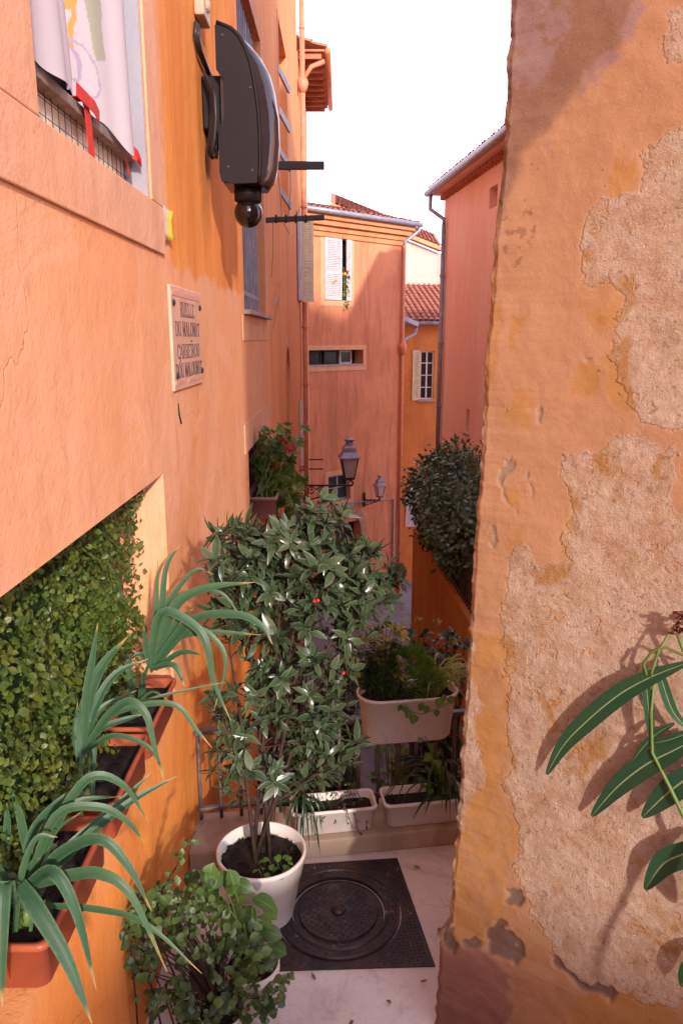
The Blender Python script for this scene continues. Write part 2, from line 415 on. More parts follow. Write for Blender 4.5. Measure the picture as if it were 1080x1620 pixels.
def leaf_parts(parent, mats, geos, mat, limit=300, name='leaf'):
    """the largest-looking leaves as parts, the rest as one stuff part"""
    mats = sorted(mats, key=lambda m: m.translation.length)
    ms = leaf_meshes(name, geos, mat); inv = Matrix.Translation(-WO[parent.name])
    for i, m in enumerate(mats[:limit]):
        o = bpy.data.objects.new(name, ms[i % len(ms)]); COL.objects.link(o); o.parent = parent
        o.matrix_local = inv @ m
    if len(mats) > limit:
        obj('foliage', merge_leaves(mats[limit:], geos), mat, parent, kind='stuff')
def rvec(z=0.):
    while True:
        q = Vector((rnd.uniform(-1, 1), rnd.uniform(-1, 1), rnd.uniform(-1, 1)))
        if .05 < q.length < 1: q.normalize(); q.z += z; return q.normalized()
def whorl(out, tip, d, n, L, wid=1.0, spread=(35, 80)):
    d = Vector(d).normalized(); p = d.orthogonal().normalized(); a0 = rnd.uniform(0, 6.3)
    for k in range(n):
        a = a0 + k * 2.4; th = R(rnd.uniform(*spread)); side = (Matrix.Rotation(a, 3, d) @ p)
        ld = d * math.cos(th) + side * math.sin(th)
        out.append(frame(Vector(tip) - d * rnd.uniform(0, .45) * L, ld, d + Vector((0, 0, .4)) + rvec() * .25, L * rnd.uniform(.7, 1.15), wid))
def ribbon(path, width, up, fold=.35, sub=5, tipw=.05, base=.75):
    """long strap leaf through the given points, V-shaped, tapering to a tip"""
    P = [Vector(p) for p in path]; pts = []
    E = [P[0] * 2 - P[1]] + P + [P[-1] * 2 - P[-2]]
    for i in range(1, len(E) - 2):
        for k in range(sub):
            t = k / sub; a, b, c, d = E[i - 1], E[i], E[i + 1], E[i + 2]
            pts.append(.5 * ((2 * b) + (c - a) * t + (2 * a - 5 * b + 4 * c - d) * t * t + (3 * b - a - 3 * c + d) * t ** 3))
    pts.append(P[-1]); mb = MB(); n = len(pts); uv = []
    for i, p in enumerate(pts):
        t = i / (n - 1); d = (pts[min(i + 1, n - 1)] - pts[max(i - 1, 0)]).normalized()
        x = d.cross(Vector(up))
        x = x.normalized() if x.length > 1e-3 else d.orthogonal().normalized()
        z = x.cross(d)
        wv = width / 2 * (base + (1 - base) * min(1, t * 4)) * max(tipw, (1 - t ** 3.2))
        for k in (-1, -.5, 0, .5, 1):
            mb.v.append(tuple(p + x * (k * wv) + z * (abs(k) * fold * wv))); uv.append((.5 + k * .5, t))
    for i in range(n - 1):
        for k in range(4):
            a = i * 5 + k; mb.f.append((a, a + 1, a + 6, a + 5))
    mb.uv = np.array(uv); mb.sm = True
    return mb

# ------------------------------------------------------------------ generic wall with openings
def wall_panel(mb, P0, D, N, s0, s1, z0, z1, ops, depth=.25):
    """P0 origin, D unit direction along, N outward normal; ops (a, b, lo, hi[, depth])"""
    P0 = Vector(P0); D = Vector(D); N = Vector(N); up = Vector((0, 0, 1))
    at = lambda s, z, e=0: P0 + D * s + up * z + N * e
    ss = sorted({s0, s1, *[o[0] for o in ops], *[o[1] for o in ops]}); zs = sorted({z0, z1, *[o[2] for o in ops], *[o[3] for o in ops]})
    for i in range(len(ss) - 1):
        for j in range(len(zs) - 1):
            cs, cz = (ss[i] + ss[i + 1]) / 2, (zs[j] + zs[j + 1]) / 2
            if any(o[0] < cs < o[1] and o[2] < cz < o[3] for o in ops): continue
            mb.quad(at(ss[i], zs[j]), at(ss[i + 1], zs[j]), at(ss[i + 1], zs[j + 1]), at(ss[i], zs[j + 1]))
    for o in ops:
        a, b, lo, hi = o[:4]; e = -(o[4] if len(o) > 4 else depth)
        mb.quad(at(a, lo), at(a, lo, e), at(a, hi, e), at(a, hi)); mb.quad(at(b, lo, e), at(b, lo), at(b, hi), at(b, hi, e))
        mb.quad(at(a, lo), at(b, lo), at(b, lo, e), at(a, lo, e)); mb.quad(at(a, hi, e), at(b, hi, e), at(b, hi), at(a, hi))
    return at
def band(mb, at, a, b, lo, hi, wd, e=.006, sides='lrtb'):
    """flat painted surround butted round an opening"""
    def slab(s0, s1, q0, q1):
        mb.hexa([at(s0, q0, .0005), at(s1, q0, .0005), at(s1, q0, e), at(s0, q0, e), at(s0, q1, .0005), at(s1, q1, .0005), at(s1, q1, e), at(s0, q1, e)])
    if 'l' in sides: slab(a - wd, a - .001, lo, hi)
    if 'r' in sides: slab(b + .001, b + wd, lo, hi)
    if 't' in sides: slab(a - wd, b + wd, hi + .001, hi + wd)
    if 'b' in sides: slab(a - wd, b + wd, lo - wd, lo - .001)
def shutter(parent, at, a, b, lo, hi, e, mat, th=.035):
    """louvred shutter leaf in a plane parallel to the wall: frame, midrail and slats"""
    fr = MB(); sl = MB()
    def slab(m, s0, s1, q0, q1, e0, e1): m.hexa([at(s0, q0, e0), at(s1, q0, e0), at(s1, q0, e1), at(s0, q0, e1), at(s0, q1, e0), at(s1, q1, e0), at(s1, q1, e1), at(s0, q1, e1)])
    st = min(.06, (b - a) * .2); mid = lo + (hi - lo) * .42
    slab(fr, a, a + st, lo, hi, e, e + th); slab(fr, b - st, b, lo, hi, e, e + th)
    for q in (lo, mid, hi - .07): slab(fr, a + st, b - st, q, q + .07, e + .002, e + th - .002)
    f = obj('shutter', fr, mat, parent)
    for q0, q1 in ((lo + .07, mid), (mid + .07, hi - .07)):
        n = max(3, int((q1 - q0) / .045))
        for i in range(n):
            z = q0 + (q1 - q0) * i / n; hgt = (q1 - q0) / n
            sl.hexa([at(a + st, z, e + th - .004), at(b - st, z, e + th - .004), at(b - st, z + hgt * .3, e + th - .002), at(a + st, z + hgt * .3, e + th - .002),
                     at(a + st, z + hgt * .75, e + .004), at(b - st, z + hgt * .75, e + .004), at(b - st, z + hgt, e + .008), at(a + st, z + hgt, e + .008)])
    obj('louvres', sl, mat, f, kind='stuff')
    return f
def window(parent, at, a, b, lo, hi, e, cols=2, rows=3, fm=None, name='window'):
    fr = MB(); fw = .05
    def slab(m, s0, s1, q0, q1, e0, e1): m.hexa([at(s0, q0, e0), at(s1, q0, e0), at(s1, q0, e1), at(s0, q0, e1), at(s0, q1, e0), at(s1, q1, e0), at(s1, q1, e1), at(s0, q1, e1)])
    slab(fr, a, a + fw, lo, hi, e, e + .05); slab(fr, b - fw, b, lo, hi, e, e + .05)
    slab(fr, a + fw, b - fw, lo, lo + fw, e, e + .05); slab(fr, a + fw, b - fw, hi - fw, hi, e, e + .05)
    for i in range(1, cols): s = a + (b - a) * i / cols; slab(fr, s - .025, s + .025, lo + fw, hi - fw, e + .003, e + .047)
    for j in range(1, rows):
        z = lo + (hi - lo) * j / rows
        for i in range(cols):
            s_0 = a + (b - a) * i / cols + (.025 if i else fw); s_1 = a + (b - a) * (i + 1) / cols - (.025 if i < cols - 1 else fw)
            slab(fr, s_0, s_1, z - .014, z + .014, e + .006, e + .044)
    f = obj(name, fr, fm or M['white_frame'], parent)
    for i in range(cols):
        for j in range(rows):
            s_0 = a + (b - a) * i / cols; s_1 = a + (b - a) * (i + 1) / cols; z_0 = lo + (hi - lo) * j / rows; z_1 = lo + (hi - lo) * (j + 1) / rows
            m = MB(); slab(m, s_0 + .012, s_1 - .012, z_0 + .008, z_1 - .008, e + .018, e + .024); obj('pane', m, M['glass'], f)
    return f
def tile_roof(mb, A, B, up, nrow, tw=.19, tl=.36):
    """canal tiles: A-B eave line, up vector along slope per metre"""
    A = Vector(A); B = Vector(B); d = (B - A); L = d.length; d.normalize(); up = Vector(up).normalized(); nn = d.cross(up).normalized()
    if nn.z < 0: nn = -nn
    for r in range(nrow):
        for c in range(int(L / tw)):
            o = A + d * ((c + .5) * tw + rnd.uniform(-.008, .008)) + up * (r * tl * .85 + rnd.uniform(-.015, .015)) + nn * (.012 * rnd.random())
            pts0 = []; pts1 = []
            for k in range(6):
                a = math.pi * k / 5
                off = d * (math.cos(a) * tw * .44); hh = nn * (math.sin(a) * tw * .36)
                pts0.append(o + off + hh + nn * .03); pts1.append(o + off * .82 + hh * .85 + up * tl)
            b = len(mb.v); mb.v += [tuple(p) for p in pts0 + pts1]
            mb.f += [(b + k, b + k + 1, b + 7 + k, b + 6 + k) for k in range(5)]
    # channel sheet under the tiles
    e = nrow * tl * .85 + .1
    mb.quad(A - nn * .01, B - nn * .01, B + up * e - nn * .01, A + up * e - nn * .01)

# ================================================================== SETTING
LX = -.85; ZL = -2.9
UPV = Vector((0, 0, 1))
g = MB(); g.quad((-400, -400, -8.6), (400, -400, -8.6), (400, 900, -8.6), (-400, 900, -8.6))
obj('ground', g, M['street'], kind='structure')
# street going down in shallow steps beyond the landing
st = MB(); n = 22
for i in range(n):
    y0 = 4.5 + i * .85; z = -5.3 - i * .135
    st.box(LX + .004, 1.9, y0, y0 + .85 - (0 if i == n - 1 else .001), -8.5, z)
obj('street', st, M['street'], kind='structure', bevel=.012)
KA, KB = Vector((-.845, 3.68, 0)), Vector((1.6, 4.045, 0)); KD = (KB - KA).normalized(); KN = Vector((-KD.y, KD.x, 0))
lg = MB()
lg.hexa([(LX + .002, 2.4, -8.4), (2.2, 2.4, -8.4), (2.2, 4.49, -8.4), (LX + .002, 4.2, -8.4), (LX + .002, 2.4, ZL), (2.2, 2.4, ZL), (2.2, 4.49, ZL), (LX + .002, 4.2, ZL)])
landing = obj('landing', lg, M['landing'], kind='structure')
kb = MB(); c = [KA, KB, KB + KN * .36, KA + KN * .36]
kb.hexa([(p.x, p.y, ZL + .001) for p in c] + [(p.x, p.y, ZL + .115) for p in c])
obj('kerb', kb, plaster('kerb_stone', (.52, .40, .30), (.46, .34, .25), (.26, .17, .11), .6, 1.5), landing, bevel=.012)
sp = MB()
for i in range(8):
    sp.box(LX + .002, 1.05 + .03 * i, 2.1 - i * .3 if i < 7 else -9, 2.399 - i * .3, -8.4, ZL + .17 * (i + 1))
obj('steps', sp, M['landing'], kind='structure', bevel=.012)

m = MB(); m.box(-7, 9, -15, -10, -8.4, 2.6)  # unseen house added behind the camera to hold back skylight
obj('sky_blocker_house', m, M['coral'], label='unseen plain coral house added behind the stairs to limit skylight', cat='house')

# ------------------------------------------------------------------ left house (near)
ZB, ZT = -8.6, 7.2
house = thing('orange_house', 'tall orange plastered house with barred window and planted niche, beside the landing', 'house', (LX, 6, ZB))
wl = MB()
NI = (1.15, 3.57, -1.765, -.63, .24); W1 = (2.30, 3.58, .60, 2.25, .30); W2 = (6.88, 8.75, .243, 3.0, .30)
W3 = (6.88, 8.8, -2.5, -1.0, .5); W4 = (11.3, 12.9, 1.79, 4.2, .25); AR = (11.75, 12.7, -2.9, -.14, .22); W5 = (15.15, 15.9, .70, 2.35, .2)
atL = wall_panel(wl, (LX, 0, 0), (0, 1, 0), (1, 0, 0), -9, 16, ZB, ZT, [NI, W1, W2, W3, W4, AR, W5])
for y0, y1 in ((-9, 16),):
    wl.quad((LX, y1, ZB), (-7, y1, ZB), (-7, y1, ZT), (LX, y1, ZT)); wl.quad((-7, y0, ZB), (LX, y0, ZB), (LX, y0, ZT), (-7, y0, ZT))
    wl.quad((LX, y0, ZT), (LX, y1, ZT), (-7, y1, ZT), (-7, y0, ZT))
lw = obj('wall', wl, M['left'], house)
bk = MB(); bk.quad(atL(NI[0], NI[2], -.24), atL(NI[1], NI[2], -.24), atL(NI[1], NI[3], -.24), atL(NI[0], NI[3], -.24)); obj('niche_back', bk, M['left'], house)
# arched head of the narrow recess
ah = MB(); ac = (AR[0] + AR[1]) / 2; ra = (AR[1] - AR[0]) / 2; zs = AR[3] - ra
for sg in (-1, 1):
    arc = [atL(ac + sg * ra * math.cos(R(a)), zs + ra * math.sin(R(a))) for a in range(0, 91, 10)]
    arcb = [p - Vector((.22, 0, 0)) for p in arc]
    cr = atL(ac + sg * ra, AR[3])
    for i in range(len(arc) - 1):
        ah.quad(arc[i], arc[i + 1], cr); ah.quad(arc[i], arc[i + 1], arcb[i + 1], arcb[i])
obj('arch_head', ah, M['left'], house)
ab = MB(); ab.quad(*[atL(s, z, -.22) for s, z in ((AR[0], AR[2]), (AR[1], AR[2]), (AR[1], AR[3]), (AR[0], AR[3]))]); obj('recess_back', ab, M['surround'], house)
ar2 = MB()
for i in range(12):
    a0, a1 = R(i * 15), R(i * 15 + 15)
    q = [(ac + r_ * math.cos(a), zs + r_ * math.sin(a)) for r_, a in ((ra + .002, a0), (ra + .14, a0), (ra + .14, a1), (ra + .002, a1))]
    ar2.hexa([atL(s, z, .0005) for s, z in q] + [atL(s, z, .008) for s, z in q])
obj('arch_surround', ar2, M['surround'], house)
# painted surrounds: upper window apron down to the ledge line, barred window, flower opening
sr = MB()
def slabL(m, a, b, lo, hi, e, e0=.0006): m.hexa([atL(a, lo, e0), atL(b, lo, e0), atL(b, lo, e), atL(a, lo, e), atL(a, hi, e0), atL(b, hi, e0), atL(b, hi, e), atL(a, hi, e)])
slabL(sr, 1.9, 3.80, .385, .598, .014); slabL(sr, 1.9, 2.298, .5985, 2.6, .014); slabL(sr, 3.582, 3.80, .5985, 2.6, .014)
obj('window_surround', sr, M['surround'], house, bevel=.005)
s2 = MB(); slabL(s2, 6.70, 8.95, -.02, .20, .008); slabL(s2, 8.752, 8.95, .2605, 3.2, .008); slabL(s2, 6.70, 8.75, 3.002, 3.2, .008); obj('window_surround', s2, M['surround'], house)
s3 = MB(); slabL(s3, 6.62, 9.05, -.998, -.74, .010); slabL(s3, 8.802, 9.05, -2.5, -.9985, .010); obj('opening_surround', s3, M['surround'], house)
s4 = MB(); band(s4, atL, *W4[:4], .14, .008, 'lrb'); obj('window_surround', s4, M['surround'], house)
jm = MB(); jm.hexa([atL(3.568, .603, -.001), atL(3.5785, .603, -.001), atL(3.5785, .603, -.29), atL(3.568, .603, -.29), atL(3.568, 2.24, -.001), atL(3.5785, 2.24, -.001), atL(3.5785, 2.24, -.29), atL(3.568, 2.24, -.29)])
obj('whitewashed_jamb', jm, M['blue_jamb'], house)
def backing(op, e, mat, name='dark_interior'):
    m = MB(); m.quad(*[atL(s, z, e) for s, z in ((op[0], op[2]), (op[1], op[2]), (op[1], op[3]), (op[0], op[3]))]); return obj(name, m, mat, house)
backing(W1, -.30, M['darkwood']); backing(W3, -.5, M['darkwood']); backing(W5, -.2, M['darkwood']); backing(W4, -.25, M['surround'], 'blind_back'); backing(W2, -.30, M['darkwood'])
window(house, atL, 6.89, 8.74, .26, 2.98, -.26, 2, 4, M['darkwood'])
sl = MB(); slabL(sl, 6.80, 8.85, .203, .2425, .07, -.24); obj('window_sill', sl, M['stone'], house, bevel=.008)
for i in range(13):
    m = MB(); y = 6.98 + i * .14; m.tube([(LX - .07, y, .244), (LX - .07, y, 2.99)], .011, 6); obj('bar', m, M['zinc'], house)
for z in (.42, 1.4, 2.4):
    m = MB(); m.bar((LX - .07, 6.885, z), (LX - .07, 8.745, z), .012, .04); obj('crossbar', m, M['zinc'], house)
for i in range(4):     # propped slats in the far upper opening
    z = 2.0 + i * .55
    m = MB(); m.bar((LX - .22, 11.5, z + .35), (LX + .06, 12.6, z), .03, .10); obj('slat', m, M['zinc'], house)
for i in range(9):
    m = MB(); y = 6.98 + i * .2; m.tube([(LX - .12, y, -2.5), (LX - .12, y, -1.0)], .012, 6); obj('bar', m, M['iron'], house)
for z in (-1.25, -2.2):
    m = MB(); m.bar((LX - .12, 6.882, z), (LX - .12, 8.798, z), .012, .035); obj('crossbar', m, M['iron'], house)
# opened cream shutter leaf far down the wall, standing out from it
P0s = Vector((LX + .01, 16.0, 0)); atS = lambda s, z, e=0: P0s + Vector((.70, .71, 0)) * s * .0 + Vector((s, 0, z)) + Vector((0, -e, 0))
shutter(house, atS, .0, .28, .72, 2.33, .0, M['shutter_cream'])
m = MB(); m.box(LX + .012, LX + .07, 15.3, 15.93, .72, 2.33); obj('shutter', m, M['shutter_grey'], house)
wp = MB(); wp.tube([(LX + .04, 15.2, -1.2), (LX + .04, 15.2, -4.5)], .035, 8); obj('white_conduit', wp, M['white_frame'], house)
for z, t_ in ((1.855, .075), (1.32, .05)):
    pass

# drain pipe at the end of the house
dp = thing('drain_pipe', 'tall salmon painted drainpipe at the far end of the orange house', 'drainpipe', (LX + .075, 16.6, ZB))
m = MB(); m.tube([(LX + .075, 16.6, ZB), (LX + .075, 16.6, 7.3)], .052, 10); obj('pipe', m, M['pipe_orange'], dp, smooth=True)
for z in (-3.2, -1.0, .2, 2.6, 5.9):
    m = MB(); m.lathe([(.055, 0), (.066, .01), (.066, .05), (.055, .06)], (LX + .075, 16.6, z), 12); obj('collar', m, M['pipe_orange'], dp)
m = MB(); m.lathe([(.05, 0), (.10, .1), (.12, .2), (.10, .26), (.05, .30)], (LX + .075, 16.6, 4.75), 12); obj('hopper', m, M['pipe_orange'], dp, smooth=True)
m = MB(); m.tube([(LX + .09, 16.6, 5.0), (LX + .25, 16.65, 5.25), (LX + .50, 16.75, 5.38)], .045, 8); obj('branch_pipe', m, M['pipe_orange'], dp, smooth=True)

# second house beyond, with a tiled eave
h2 = thing('neighbour_house', 'further house with projecting wooden eave behind the drainpipe', 'house', (LX - .02, 18.5, ZB))
m = MB(); m.box(-7, LX - .02, 16.7, 20.6, ZB, 5.55); obj('wall', m, M['left'], h2)
m = MB()
for i in range(9): m.box(LX - .015, -.34, 16.75 + i * .43, 16.75 + i * .43 + .41, 5.56, 5.60)
obj('eave_boards', m, M['wood'], h2)
for i in range(10):
    m = MB(); m.bar((LX - .018, 16.85 + i * .4, 5.50), (-.40, 16.85 + i * .4, 5.50), .07, .10); obj('rafter', m, M['wood'], h2)
m = MB(); tile_roof(m, (-.30, 20.6, 5.63), (-.30, 16.72, 5.63), (-1, 0, .3), 8); obj('roof_tiles', m, M['tile'], h2, kind='stuff')
m = MB(); m.tube([(-.27, 16.7, 5.55), (-.27, 20.6, 5.55)], .06, 8); obj('gutter', m, M['pipe_orange'], h2, smooth=True)
for v in (727, 742):
    a = hy(488, v, 19.5); m = MB(); m.bar((LX - .03, 19.5, a.z), (-.48, 19.5, a.z), .03, .03); obj('iron_bar', m, M['iron'], h2)

# ------------------------------------------------------------------ far coral house, turned away to the right
FD = Vector((.73, .68, 0)).normalized(); FN = Vector((FD.y, -FD.x, 0)); FA = Vector((-.91, 21.4, 0))
def fs(u, v):
    q = hp(u, v, FA, FN); return (q - FA).dot(FD), q.z
fh = thing('coral_house', 'coral house with lilac shutters and arched door closing the lane', 'house', (.5, 22.7, ZB))
sR = fs(634, 600)[0]
w_ = fs(514, 474); w_2 = fs(553, 380); FW = (w_[0], w_2[0], w_[1], w_2[1], .18)
a = fs(484, 581); b = fs(574, 553); FS_ = (a[0], b[0], a[1], b[1], .35)
a = fs(519, 796); b = fs(554, 748); FK = (a[0], b[0], a[1], b[1], .2)
a = fs(526, 900); b = fs(570, 822); FR = (a[0], b[0], -8.5, b[1], .3)
fw = MB(); zt = fs(640, 352)[1] - .12
atF = wall_panel(fw, FA, FD, FN, -.45, sR, ZB, zt, [FW, FS_, FK, FR])
e0, e1 = atF(-.45, 0), atF(sR, 0); bk0, bk1 = e0 - FN * 6, e1 - FN * 3.0
for p, q in ((e1, bk1), (bk1, bk0), (bk0, e0)):
    fw.quad((p.x, p.y, ZB), (q.x, q.y, ZB), (q.x, q.y, zt), (p.x, p.y, zt))
obj('wall', fw, M['coral'], fh)
def fback(op, e, mat, name):
    m = MB(); m.quad(*[atF(s, z, e) for s, z in ((op[0], op[2]), (op[1], op[2]), (op[1], op[3]), (op[0], op[3]))]); obj(name, m, mat, fh)
fback(FW, -.18, M['glass'], 'window_pane'); fback(FS_, -.35, M['darkwood'], 'dark_interior'); fback(FR, -.3, M['darkwood'], 'door_recess')
sb = MB(); band(sb, atF, *FW[:4], .16, .012); obj('window_surround', sb, M['surround'], fh)
sb = MB(); band(sb, atF, *FS_[:4], .13, .02, 'rtb'); obj('window_surround', sb, M['surround'], fh)
sb = MB(); band(sb, atF, *FK[:4], .13, .012); obj('window_surround', sb, M['surround'], fh)
wdt = FW[1] - FW[0]
shutter(fh, atF, FW[0] - .03, FW[0] + wdt * .64, FW[2], FW[3], .016, M['shutter_grey'])
shutter(fh, atF, FW[1] - wdt * .16, FW[1] + .02, FW[2], FW[3], .016, M['shutter_grey'])
for a, b in ((.04, .36), (.40, .66), (.68, .90)):
    L_ = FS_[1] - FS_[0]; window(fh, atF, FS_[0] + a * L_, FS_[0] + b * L_, FS_[2] + .05, FS_[3] - .02, -.3, 1, 1, M['shutter_grey'] if a > .6 else M['darkwood'])
window(fh, atF, FK[0] + .01, FK[1] - .01, FK[2] + .01, FK[3] - .01, -.15, 2, 2, M['zinc'])
m = MB(); slab = lambda mb, s0, s1, q0, q1, e0, e1: mb.hexa([atF(s0, q0, e0), atF(s1, q0, e0), atF(s1, q0, e1), atF(s0, q0, e1), atF(s0, q1, e0), atF(s1, q1, e0), atF(s1, q1, e1), atF(s0, q1, e1)])
slab(m, FK[0] - .1, FK[1] + .1, FK[2] - .24, FK[2] - .133, .001, .08); obj('window_sill', m, M['stone'], fh)
m = MB(); slab(m, FS_[0], FS_[1] - .01, FS_[2] + .001, FS_[2] + .05, -.34, .03); obj('window_sill', m, M['stone'], fh)
# arched stone door surround
fc = (FR[0] + FR[1]) / 2; rr = (FR[1] - FR[0]) / 2
for i in range(9):
    a0, a1 = R(180 - i * 20 - .6), R(180 - (i + 1) * 20 + .6); m = MB()
    q = [(fc + r_ * math.cos(a), FR[3] - rr * .55 + r_ * math.sin(a)) for r_, a in ((rr * .98, a0), (rr * 1.42, a0), (rr * 1.42, a1), (rr * .98, a1))]
    m.hexa([atF(s, z, .001) for s, z in q] + [atF(s, z, .05) for s, z in q]); obj('arch_stone', m, M['archstone'], fh)
for sg in (-1, 1):
    for k in range(6):
        m = MB(); s_0, s_1 = sorted((fc + sg * rr * .99, fc + sg * rr * 1.42)); z = FR[3] - rr * .55
        slab(m, s_0, s_1, z - (k + 1) * .45, z - k * .45 - .012, .001, .05); obj('jamb_stone', m, M['archstone'], fh)
m = MB(); n_ = 12
arc = [(fc + rr * .99 * math.cos(R(i * 15)), FR[3] - rr * .55 + rr * .99 * math.sin(R(i * 15))) for i in range(13)]
for sg, c0 in ((0, (FR[1], FR[3])), (6, (FR[0], FR[3]))):
    for i in range(6): m.quad(atF(*arc[sg + i], -.002), atF(*arc[sg + i + 1], -.002), atF(*c0, -.002))
obj('arch_infill', m, M['coral'], fh)
# cornice and gutter
for k, (dz, pr) in enumerate(((-.42, .05), (-.28, .10), (-.14, .20), (0, .28))):
    m = MB(); slab(m, -.5, sR + pr * .8, zt + dz - .14 + .002, zt + dz, .001, pr); obj('cornice', m, M['cornice'], fh, bevel=.012)
ga, gb = atF(-.5, zt + .05, .36), atF(sR + .4, zt + .05, .36)
m = MB(); m.tube([ga, gb], .075, 8); obj('gutter', m, M['zinc'], fh, smooth=True)
m = MB(); tile_roof(m, atF(sR + .38, zt + .06, .30), atF(-.5, zt + .06, .30), -FN + Vector((0, 0, .24)), 8); obj('roof_tiles', m, M['tile'], fh, kind='stuff')
pp = thing('drain_pipe', 'orange drainpipe down the corner of the coral house', 'drainpipe', atF(sR - .03, ZB, .07))
q0, q1 = atF(sR - .03, 0, .07), atF(sR + .33, 0, .33)
m = MB(); m.tube([(q0.x, q0.y, ZB), (q0.x, q0.y, zt - .55)], .05, 10); obj('pipe', m, M['pipe_orange'], pp, smooth=True)
m = MB(); m.tube([(q0.x, q0.y, zt - .552), (q0.x, q0.y, zt - .45), (q1.x, q1.y, zt - .12), (q1.x, q1.y, zt + .02)], .048, 8); obj('swan_neck', m, M['zinc'], pp, smooth=True)
hzp = fs(632, 556)[1]
m = MB(); m.lathe([(.05, -.12), (.11, 0), (.13, .12), (.13, .2), (.05, .3)], (q0.x, q0.y, hzp), 10); obj('hopper', m, M['pipe_orange'], pp, smooth=True)
for v in (640, 720, 790):
    m = MB(); m.lathe([(.05, 0), (.064, .01), (.064, .05), (.05, .06)], (q0.x, q0.y, fs(632, v)[1]), 10); obj('collar', m, M['pipe_orange'], pp)
# conduit along the facade
cd = MB(); a, b, c_ = fs(500, 800), fs(621, 789), fs(621, 900)
cd.tube([atF(*a, .04), atF(*b, .04)], .022, 6); cd.tube([atF(b[0], b[1] - .001, .045), atF(b[0], -8.2, .045)], .03, 6)
obj('cable_conduit', cd, M['zinc'], label='grey cable conduit running along the coral house to its corner and down', cat='conduit')

# flowers on the sill between the lilac shutters
fp = thing('window_flowers', 'small bunch of red and yellow flowers between the lilac shutters', 'flowers', atF(FW[0] + wdt * .72, FW[2] + .02, .0))
for k, (du, dv, col) in enumerate(((546, 430, 'flower_red'), (543, 433, 'flower_orange'), (548, 437, 'flower_red'), (526, 444, 'flower_orange'), (545, 455, 'flower_red'))):
    s, z = fs(du, dv); m = MB()
    for j in range(7):
        p = atF(s, z, .06) + rvec() * .05; m.add([p + rvec() * .05 for _ in range(4)], [(0, 1, 2), (0, 2, 3), (0, 1, 3)])
    obj('flower', m, M[col], fp)
ms_ = []
for k in range(60):
    s, z = fs(rnd.uniform(541, 549), rnd.uniform(430, 488)); ms_.append(frame(atF(s, z, .05), rvec(-.3), rvec(.5), .10))
G_small = [leaf_geo(3, .55, .2, .2), leaf_geo(3, .5, .3, .4), leaf_geo(3, .6, .1, .1)]
obj('foliage', merge_leaves(ms_, G_small), F['geranium'], fp, kind='stuff')
m = MB(); m.tube([atF(FW[0] + wdt * .72, FW[2] + .02, .05), atF(FW[0] + wdt * .70, FW[2] + .9, .05)], .012, 5); obj('stem', m, M['greenstem'], fp)

# ------------------------------------------------------------------ low tiled house between coral and salmon houses
RA = Vector((1.7, 26.2, 0)); RD = Vector((1, .12, 0)).normalized(); RN = Vector((RD.y, -RD.x, 0))
def rs(u, v): q = hp(u, v, RA, RN); return (q - RA).dot(RD), q.z
rh = thing('tiled_house', 'low burnt orange house with red tiled roof and one cream shutter', 'house', (2.7, 26.6, ZB))
zr = rs(660, 514)[1]
a = rs(663, 632); b = rs(687, 555); RW = (a[0], b[0], a[1], b[1], .15)
a = rs(645, 833); b = rs(664, 770); RW2 = (a[0], b[0], a[1], b[1], .15)
m = MB(); atR = wall_panel(m, RA, RD, RN, 0, 4.2, ZB, zr, [RW, RW2])
obj('wall', m, M['coral2'], rh)
window(rh, atR, RW[0], RW[1], RW[2], RW[3], -.12, 2, 4)
for op in (RW, RW2):
    m = MB(); m.quad(*[atR(s, z, -.15) for s, z in ((op[0], op[2]), (op[1], op[2]), (op[1], op[3]), (op[0], op[3]))]); obj('dark_interior', m, M['darkwood'], rh)
a = rs(651, 634); shutter(rh, atR, a[0], RW[0] - .02, RW[2] - .03, RW[3] + .02, .01, M['shutter_cream'])
shutter(rh, atR, RW2[0] - .1, RW2[1], RW2[2], RW2[3], .01, M['shutter_grey'])
m = MB(); m.hexa([atR(RW[0] - .05, RW[2] - .07, .001), atR(RW[1] + .05, RW[2] - .07, .001), atR(RW[1] + .05, RW[2] - .07, .08), atR(RW[0] - .05, RW[2] - .07, .08), atR(RW[0] - .05, RW[2], .001), atR(RW[1] + .05, RW[2], .001), atR(RW[1] + .05, RW[2], .08), atR(RW[0] - .05, RW[2], .08)])
obj('window_sill', m, M['stone'], rh)
m = MB(); tile_roof(m, atR(4.2, zr + .1, .3), atR(-.2, zr + .1, .3), -RN + Vector((0, 0, .36)), 13, .2, .38); obj('roof_tiles', m, M['tile'], rh, kind='stuff')
m = MB(); m.tube([atR(-.05, zr + .04, .36), atR(4.2, zr + .04, .36)], .07, 8); obj('gutter', m, M['zinc'], rh, smooth=True)
# short grey gutter box and bent pipe draining the tiled roof into the corner pipe
gp = thing('gutter_spout', 'short grey gutter with bent outlet pipe beside the corner of the coral house', 'gutter', hy(640, 540, 25.0))
m = MB(); m.bar(hy(634, 502, 24.9), hy(660, 514, 25.3), .14, .16); obj('gutter_box', m, M['zinc'], gp, bevel=.02)
m = MB(); m.tube([hy(659, 517, 25.3), hy(657, 528, 25.2), hy(640, 537, 24.8), hy(637, 552, 24.5)], .045, 8); obj('outlet_pipe', m, M['zinc'], gp, smooth=True)

